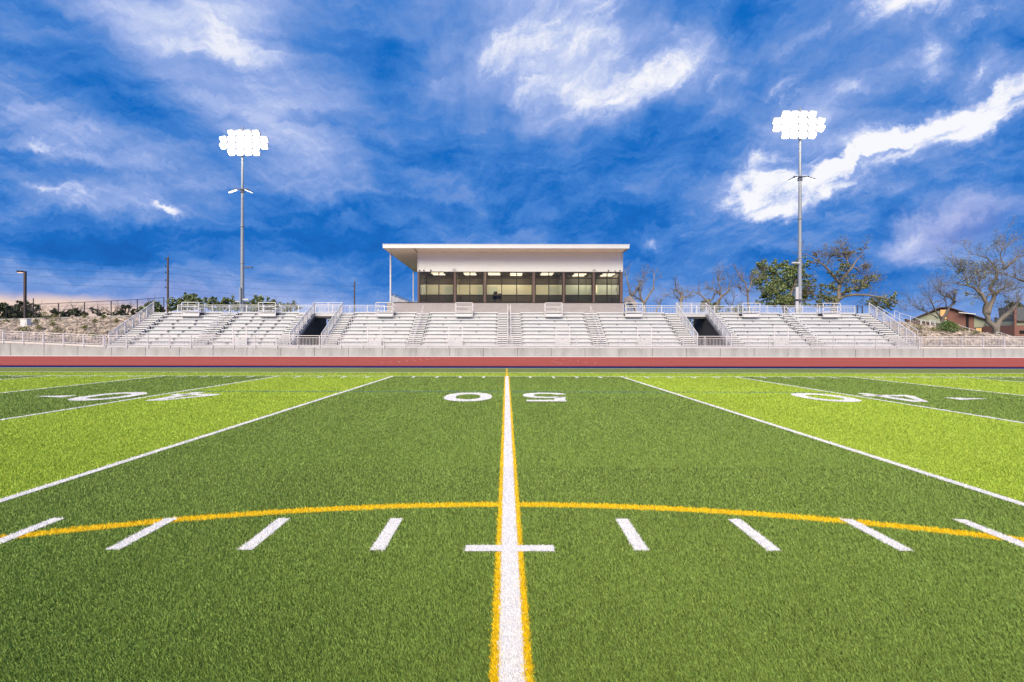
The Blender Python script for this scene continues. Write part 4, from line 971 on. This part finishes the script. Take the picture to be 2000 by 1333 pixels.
# far green trees and shrubs, left
G2 = 'shrubs behind the fence at left'
def bush(px0, px1, pt, pb, Y, leaf, label, n=900, name='shrub', cat='shrub', group=None, lsize=.17, gap=0.0):
    xc = (px0+px1)/2; w = px1-px0; h = pb-pt
    cl_ = []
    k = max(4, int(w/9))
    for i in range(k):
        x = px0+w*(i+.5)/k + rnd.uniform(-2,2); e = 1-abs((i+.5)/k-.5)*1.1
        top = pt+h*(1-e)*.75+rnd.uniform(0,h*.18)
        y = top+4
        while y < pb:
            if rnd.random() > gap: cl_.append((x+rnd.uniform(-3,3), y, 7, 5.5, int(n/k/3)))
            y += 8
    limbs = [([(xc,pb+10),(xc,pb-4),(xc+1,pt+h*.45)],.12,.05),([(xc,pb),(xc-w*.18,pt+h*.5)],.08,.03),([(xc,pb),(xc+w*.2,pt+h*.45)],.08,.03)]
    return tree(label, Y, limbs, twig=(1.0,1), ntw=3, clusters=cl_, leaf=leaf, lsize=lsize, group=group, name=name, base=(xc,pb+10))
bush(-20,28,590,628,58,'leaf_dark','dark dense shrub at the far left edge behind the kerb wall',2200,group=G2)
bush(22,62,582,628,60,'leaf_dark','tall dark shrub behind the parking lot lamp',2600,group=G2)
bush(56,92,594,626,57,'leaf_dark','dark shrub right of the parking lot lamp with a gap of sky beside it',1500,group=G2,gap=.22)
bush(96,130,602,624,58,'leaf_dark','dark shrub behind the left fence, third fence bay',1300,group=G2,gap=.22)
bush(128,164,598,622,58,'leaf_dark','broad dark shrub behind the fence in mid bank',1700,group=G2,gap=.2)
bush(176,208,601,618,57,'leaf_dark','low dark shrub behind the fence left of the raking railing',1000,group=G2,gap=.22)
bush(214,232,605,618,58,'leaf_dark','smallest dark shrub behind the fence',300,group=G2,gap=.2)
bush(226,266,593,617,59,'leaf_dark','loose dark shrub with sky gaps just left of the raking railing',1300,group=G2,gap=.3)
bush(276,316,583,614,58,('leaf','leaf_dark'),'bright green bushy tree above the top of the left stair',1900,name='tree',cat='tree')
G3 = 'green trees behind the left bleachers'
bush(336,394,570,606,85,('leaf','leaf_mid'),'round green tree behind the leftmost viewing platform',2800,name='tree',group=G3,lsize=.22)
bush(398,428,577,606,85,('leaf','leaf_mid'),'pointed green tree left of the left light pole',1300,name='tree',group=G3,lsize=.22)
bush(429,470,580,606,85,('leaf','leaf_dark'),'green tree touching the left light pole on its left side',1700,name='tree',group=G3,lsize=.22)
bush(476,494,587,606,86,('leaf_mid',),'low green tree just right of the left light pole',500,name='tree',group=G3,lsize=.22)
bush(492,516,574,606,84,('leaf','leaf_mid'),'tallest green tree right of the left light pole',1300,name='tree',group=G3,lsize=.22)
bush(514,548,581,606,86,('leaf','leaf_dark'),'green tree behind the second viewing platform from the left',1500,name='tree',group=G3,lsize=.22)
bush(544,590,588,608,86,('leaf_mid','leaf_dark'),'low spreading green tree left of the left tunnel',1300,name='tree',group=G3,lsize=.2)
bush(626,676,606,650,66,('leaf','leaf_mid'),'green shrub glimpsed through the left tunnel',700,lsize=.14)
bush(1366,1394,583,606,80,('leaf_mid','leaf_dry'),'tan-green bush behind the right tunnel walkway',800,lsize=.2)
bush(1388,1408,588,606,80,('leaf',),'small green bush under the curved bare limb right of the right tunnel',500,lsize=.2)
bush(1436,1448,592,606,80,('leaf',),'tiny green bush left of the leafy cottonwood',200,lsize=.16)
bush(1396,1470,600,625,88,('leaf_mid','leaf_dark'),'long low hedge seen through the rear railing right of the tunnel',1500,name='hedge',cat='hedge',lsize=.2)
bush(1318,1362,606,650,62,('leaf','leaf_mid'),'green shrub glimpsed through the right tunnel',600,lsize=.14)

# ------------------------------------------------------------------ fence, lamp, poles, box
fl = thing('chain_link_fence', 'dark chain-link fence with tall posts on the kerb wall at left', 'fence', (-46, 51.45, LT(-46)))
fp = [(12,598,628),(65,583,623),(114,592.5,621),(165,590.5,619),(217,588,617),(268,585.5,614.5),(320,581.5,612.5)]
FY = 51.45
for px, t_, b_ in fp:
    b = MB(); b.tube([at(px,b_,FY), at(px,t_,FY)], .045, 8); b.build('post', M['dark_post'], fl)
for (a, ta, ba), (c, tc_, bc) in zip(fp, fp[1:]):
    ta2 = 595 if a == 65 else ta; tc2 = 595 if c == 65 else tc_
    p0, p1, q0, q1 = at(a,ba,FY), at(a,ta2,FY), at(c,bc,FY), at(c,tc2,FY)
    b = MB(); b.tube([p1,q1], .028, 6); b.tube([p0.lerp(p1,.55), q0.lerp(q1,.55)], .012, 5); b.tube([p0.lerp(p1,.78), q0.lerp(q1,.78)], .010, 5); b.build('rail', M['dark_post'], fl)
    b = MB(); n = 26
    for i in range(-10, n):
        for s in (0, 1):
            u0, u1 = i/n, (i+10)/n; v0, v1 = 0.0, 1.0
            if u0 < 0: v0 = -u0*n/10; u0 = 0
            if u1 > 1: v1 = (n-i)/10; u1 = 1
            if s: u0, u1 = 1-u0, 1-u1
            b.tube([p0.lerp(q0,u0).lerp(p1.lerp(q1,u0),v0), p0.lerp(q0,u1).lerp(p1.lerp(q1,u1),v1)], .002, 3, False)
    b.build('mesh_panel', M['dark_post'], fl)
lp = thing('parking_lamp', 'dark brown parking lot lamp with a single arm above the left shrubs', 'lamp', at(48.5,640,54))
b = MB(); b.bar(at(48.8,640,54), at(48.8,531,54), .19); b.build('pole', M['rust_post'], lp)
b = MB(); b.bar(at(51,530.8,54), at(43,530.8,54), .09); b.build('arm', M['dark_post'], lp)
b = MB(); q = [at(px,py,54) for px, py in ((45,529.5),(35,529),(34,530.5),(37,532.6),(45,532.2))]; b.prism([v-Vector((0,.18,0)) for v in q], (0,.36,0)); hd = b.build('lamp_head', M['dark_post'], lp)
b = MB(); c = at(39.5,532.9,54); b.box(c.x-.22,c.x+.22,c.y-.13,c.y+.13,c.z-.015,c.z+.01); b.build('lens', M['lot_light'], hd)
def utility_pole(px, pt, Y, label, r, arms):
    t = thing('utility_pole', label, 'pole', at(px,640,Y), 'timber utility poles')
    b = MB(); b.tube([at(px,640,Y), at(px,pt,Y)], [r, r*.72], 10); b.build('pole', M['wood_pole'], t)
    for py in arms:
        s = MB(); p = at(px,py,Y); s.tube([p, p+Vector((-.35,-.1,.05))], .05, 6); s.tube([p+Vector((-.35,-.1,.02)), p+Vector((-.35,-.1,.3))], .07, 8); s.build('insulator', M['dark_post'], t)
    s = MB(); s.tube([at(px+1.8,pt+6,Y-.1), at(px+1.8,pt-7,Y-.1)], .03, 5); s.build('tip_rod', M['wood_pole'], t)
utility_pole(327.8, 503, 90, 'tall timber utility pole beside the left fence corner', .20, (507, 522, 534, 549, 563))
utility_pole(692.4, 550.5, 140, 'short distant timber utility pole between the left tunnel and the press box', .22, (559.5, 570, 582))
def wire(pts, label, r=.013):
    b = MB(); out = []
    for p, q in zip(pts, pts[1:]):
        n = 10; sag = (q-p).length*.012
        out += [p.lerp(q, i/n)-Vector((0,0,4*sag*(i/n)*(1-i/n))) for i in range(n)]
    out.append(pts[-1]); b.tube(out, r, 4)
    tag(b.build('power_line', M['wire']), label, 'wire', 'power lines at left')
nth = ('highest','second highest','third from the top','lowest')
for i, (pl, pp_, pr) in enumerate(((500,522,559.5),(524,534,559.7),(537,549,570),(552,563,582))):
    wire([at(-300,pl-24,60), at(327,pp_,90), at(692,pr,140)], 'thin dark power line, %s of the wires on the tall utility pole' % nth[i])
ub = thing('utility_box', 'white metal utility cabinet standing on the left rock bank', 'cabinet', at(50,643,48.5))
p0 = at(43.5,643.5,48.5); p1 = at(56,623.2,48.5)
b = MB(); b.box(p0.x, p1.x, 48.3, 48.75, p0.z-.2, p1.z-.05); b.build('body', M['white_paint'], ub)
b = MB(); b.box(p0.x-.03, p1.x+.03, 48.26, 48.79, p1.z-.047, p1.z); b.build('lid', M['white_paint'], ub)
b = MB(); b.box(p0.x+.05, p1.x-.05, 48.28, 48.297, p0.z+.05, p1.z-.12); dr = b.build('door', M['galv_white'], ub); b = MB(); b.box(p1.x-.13, p1.x-.10, 48.25, 48.277, p0.z+.45, p0.z+.55); b.build('handle', M['dark_post'], dr)
# blue-grey gate posts at the top right of the stand
gp = thing('gate_frame', 'dark blue-grey gate frame standing at the top right of the bleachers', 'gate', at(1679,614,51.7))
for px in (1674.6, 1684.2):
    b = MB(); b.bar(at(px,614,51.8), at(px,597.4,51.8), .10); b.build('post', M['pole_dark'], gp)
b = MB(); b.bar(at(1674.6,598.2,51.8), at(1684.2,598.2,51.8), .08); b.build('top_bar', M['pole_dark'], gp)

# handrails stepping down the right bank
def handrail(pts_top, label):
    """pipe rail with posts; pts_top measured on the photo, the first and last post bent down"""
    t = thing('path_handrail', label, 'railing', at(*pts_top[0], 51.2), 'white pipe handrails on the right bank')
    P = [at(px,py,51.2) for px, py in pts_top]; b = MB()
    b.tube([P[0]-Vector((0,0,.9)), P[0]-Vector((0,0,.12)), P[0]+Vector((.12,0,0))]+P[1:-1]+[P[-1]-Vector((.1,0,0)), P[-1]-Vector((0,0,.12)), P[-1]-Vector((0,0,.9))], .028, 6); b.build('rail_pipe', M['galv_white'], t)
    s = MB(); s.tube([p-Vector((0,0,.40)) for p in P], .018, 5); s.build('mid_rail', M['galv_white'], t)
    for p in P[1:-1]:
        s = MB(); s.tube([p-Vector((0,0,.95)), p], .028, 6); s.build('post', M['galv_white'], t)
handrail([(1747,607),(1757,612),(1778,618),(1800,625)], 'faint white pipe handrail descending behind the right end stair')
handrail([(1798,625.5),(1808,627),(1817,629),(1827,631.5)], 'white pipe handrail loop left of the round green shrub')
handrail([(1816,625.5),(1826,627),(1837,630),(1848,634)], 'white pipe handrail loop directly behind the round green shrub')
handrail([(1868,634),(1880,638),(1893,642),(1909,646),(1917,649)], 'white pipe handrail running down right of the round green shrub')
handrail([(1924.5,650),(1934,651)], 'short white pipe handrail loop near the forked tree trunk')
handrail([(1946,649),(1956,651),(1966,654),(1978,657)], 'white pipe handrail loop right of the forked tree trunk')

# ------------------------------------------------------------------ houses at right
HYY = 86.0
h1 = thing('brick_house', 'red brick house with a sage gable and lit orange windows behind the right bank', 'house', at(1850,655,HYY))
SL = .85                                              # the house stands turned, its front runs towards the camera to the right
def hp(px, py, off=0.0):
    u = (px-VX)/F; Y = (HYY+SL*78)/(1+SL*u); v = at(px, py, Y); return v+HN*off
HN = Vector((SL, 1, 0)).normalized()
def hpr(name, pts, depth, m, par, off=0.0):
    b = MB(); b.prism([hp(x_, y_, off) for x_, y_ in pts], HN*depth); return b.build(name, m, par)
hpr('brick_wall', [(1850,660),(1850,602),(1902,618),(1902,660)], 8, M['brick'], h1)
hpr('siding_wall', [(1786,660),(1786,623),(1849.5,601.5),(1849.5,660)], 7.9, M['siding'], h1)
hpr('siding_wall', [(1902.4,640),(1902.4,618.5),(1926,626),(1926,640)], 7.8, M['siding'], h1)
hpr('brick_wall', [(1902.4,660),(1902.4,640.4),(1932,640.4),(1932,660)], 7.8, M['brick'], h1)
b = MB()
b.prism([hp(x_, y_, -.5) for x_, y_ in ((1782,623),(1834,600.5),(1852,599.5),(1852,601.2),(1836,602.6),(1782,625))], HN*8.8)
b.prism([hp(x_, y_, -.5) for x_, y_ in ((1852.3,599.5),(1928,624),(1928,626),(1852.3,601.3))], HN*8.8); b.build('roof', M['trim'], h1)
def house_window(x0, x1, y0, y1):
    b = MB(); e = .9
    for q_ in (((x0-e,y0-e),(x1+e,y0-e),(x1+e,y0),(x0-e,y0)), ((x0-e,y1),(x1+e,y1),(x1+e,y1+e),(x0-e,y1+e)), ((x0-e,y0),(x0,y0),(x0,y1),(x0-e,y1)), ((x1,y0),(x1+e,y0),(x1+e,y1),(x1,y1))):
        b.prism([hp(x_, y_, -.08) for x_, y_ in q_], HN*.07)
    w = b.build('window', M['trim'], h1); hpr('pane', [(x0,y0),(x1,y0),(x1,y1),(x0,y1)], .02, M['warm'], w, -.05)
house_window(1836.5,1848.5,605.5,624); house_window(1906,1917,641.5,648)
b = MB(); b.bar(hp(1889.8,660,-.15), hp(1889.8,612.5,-.15), .22); b.build('downpipe', M['dark_post'], h1)
hpr('gutter', [(1872,610.5),(1905,613.6),(1905,615),(1872,612)], .4, M['white_paint'], h1, -1.0)
D = Vector((0, 5, 0))
h2 = thing('slate_house', 'brick house with a dark slate roof cut by the right edge of the view', 'house', hp(2010,660,78))
q = lambda px, py: at(px, py, 78)
b = MB(); b.prism([q(1979,662),q(1979,636),q(2060,636),q(2060,662)], D); b.build('brick_wall', M['brick'], h2)
b = MB(); b.prism([q(1983.5,635.8),q(1983.5,627),q(2060,627),q(2060,635.8)], D*.98); b.build('siding_wall', M['siding'], h2)
b = MB(); b.prism([q(1980,600),q(2060,600),q(2060,627),q(1983,627)], (0,2.5,0)); b.build('roof', M['slate'], h2)
b = MB(); b.prism([q(1979,662)-Vector((0,.2,0)),q(1979,600)-Vector((0,.2,0)),q(1983,600)-Vector((0,.2,0)),q(1983,662)-Vector((0,.2,0))], (0,.18,0)); b.build('chimney', M['brick'], h2)
b = MB(); b.prism([q(1983.5,628.5)-Vector((0,.4,0)),q(2060,628.5)-Vector((0,.4,0)),q(2060,626.6)-Vector((0,.4,0)),q(1983.5,626.6)-Vector((0,.4,0))], (0,.38,0)); b.build('gutter', M['trim'], h2)
b = MB(); b.box(q(1991,650).x, q(2004,650).x, 77.93, 77.99, q(1991,652).z, q(1991,646).z); b.build('window', M['frame'], h2)
# low brick wall / fence glimpsed between bank and houses
b = MB(); b.prism([at(1770,640,66),at(1770,623,66),at(1845,634,66),at(1845,646,66)], (0,.25,0)); tag(b.build('board_fence', M['trim']), 'low brown board fence running below the sage gable of the brick house', 'fence')

scene.cycles.max_bounces = 5; scene.cycles.diffuse_bounces = 3; scene.cycles.glossy_bounces = 2; scene.cycles.transparent_max_bounces = 12
scene.cycles.use_adaptive_sampling = True; scene.cycles.adaptive_threshold = .015; scene.cycles.sample_clamp_indirect = 6
try: scene.cycles.use_denoising = True; scene.cycles.denoiser = 'OPENIMAGEDENOISE'
except Exception: pass
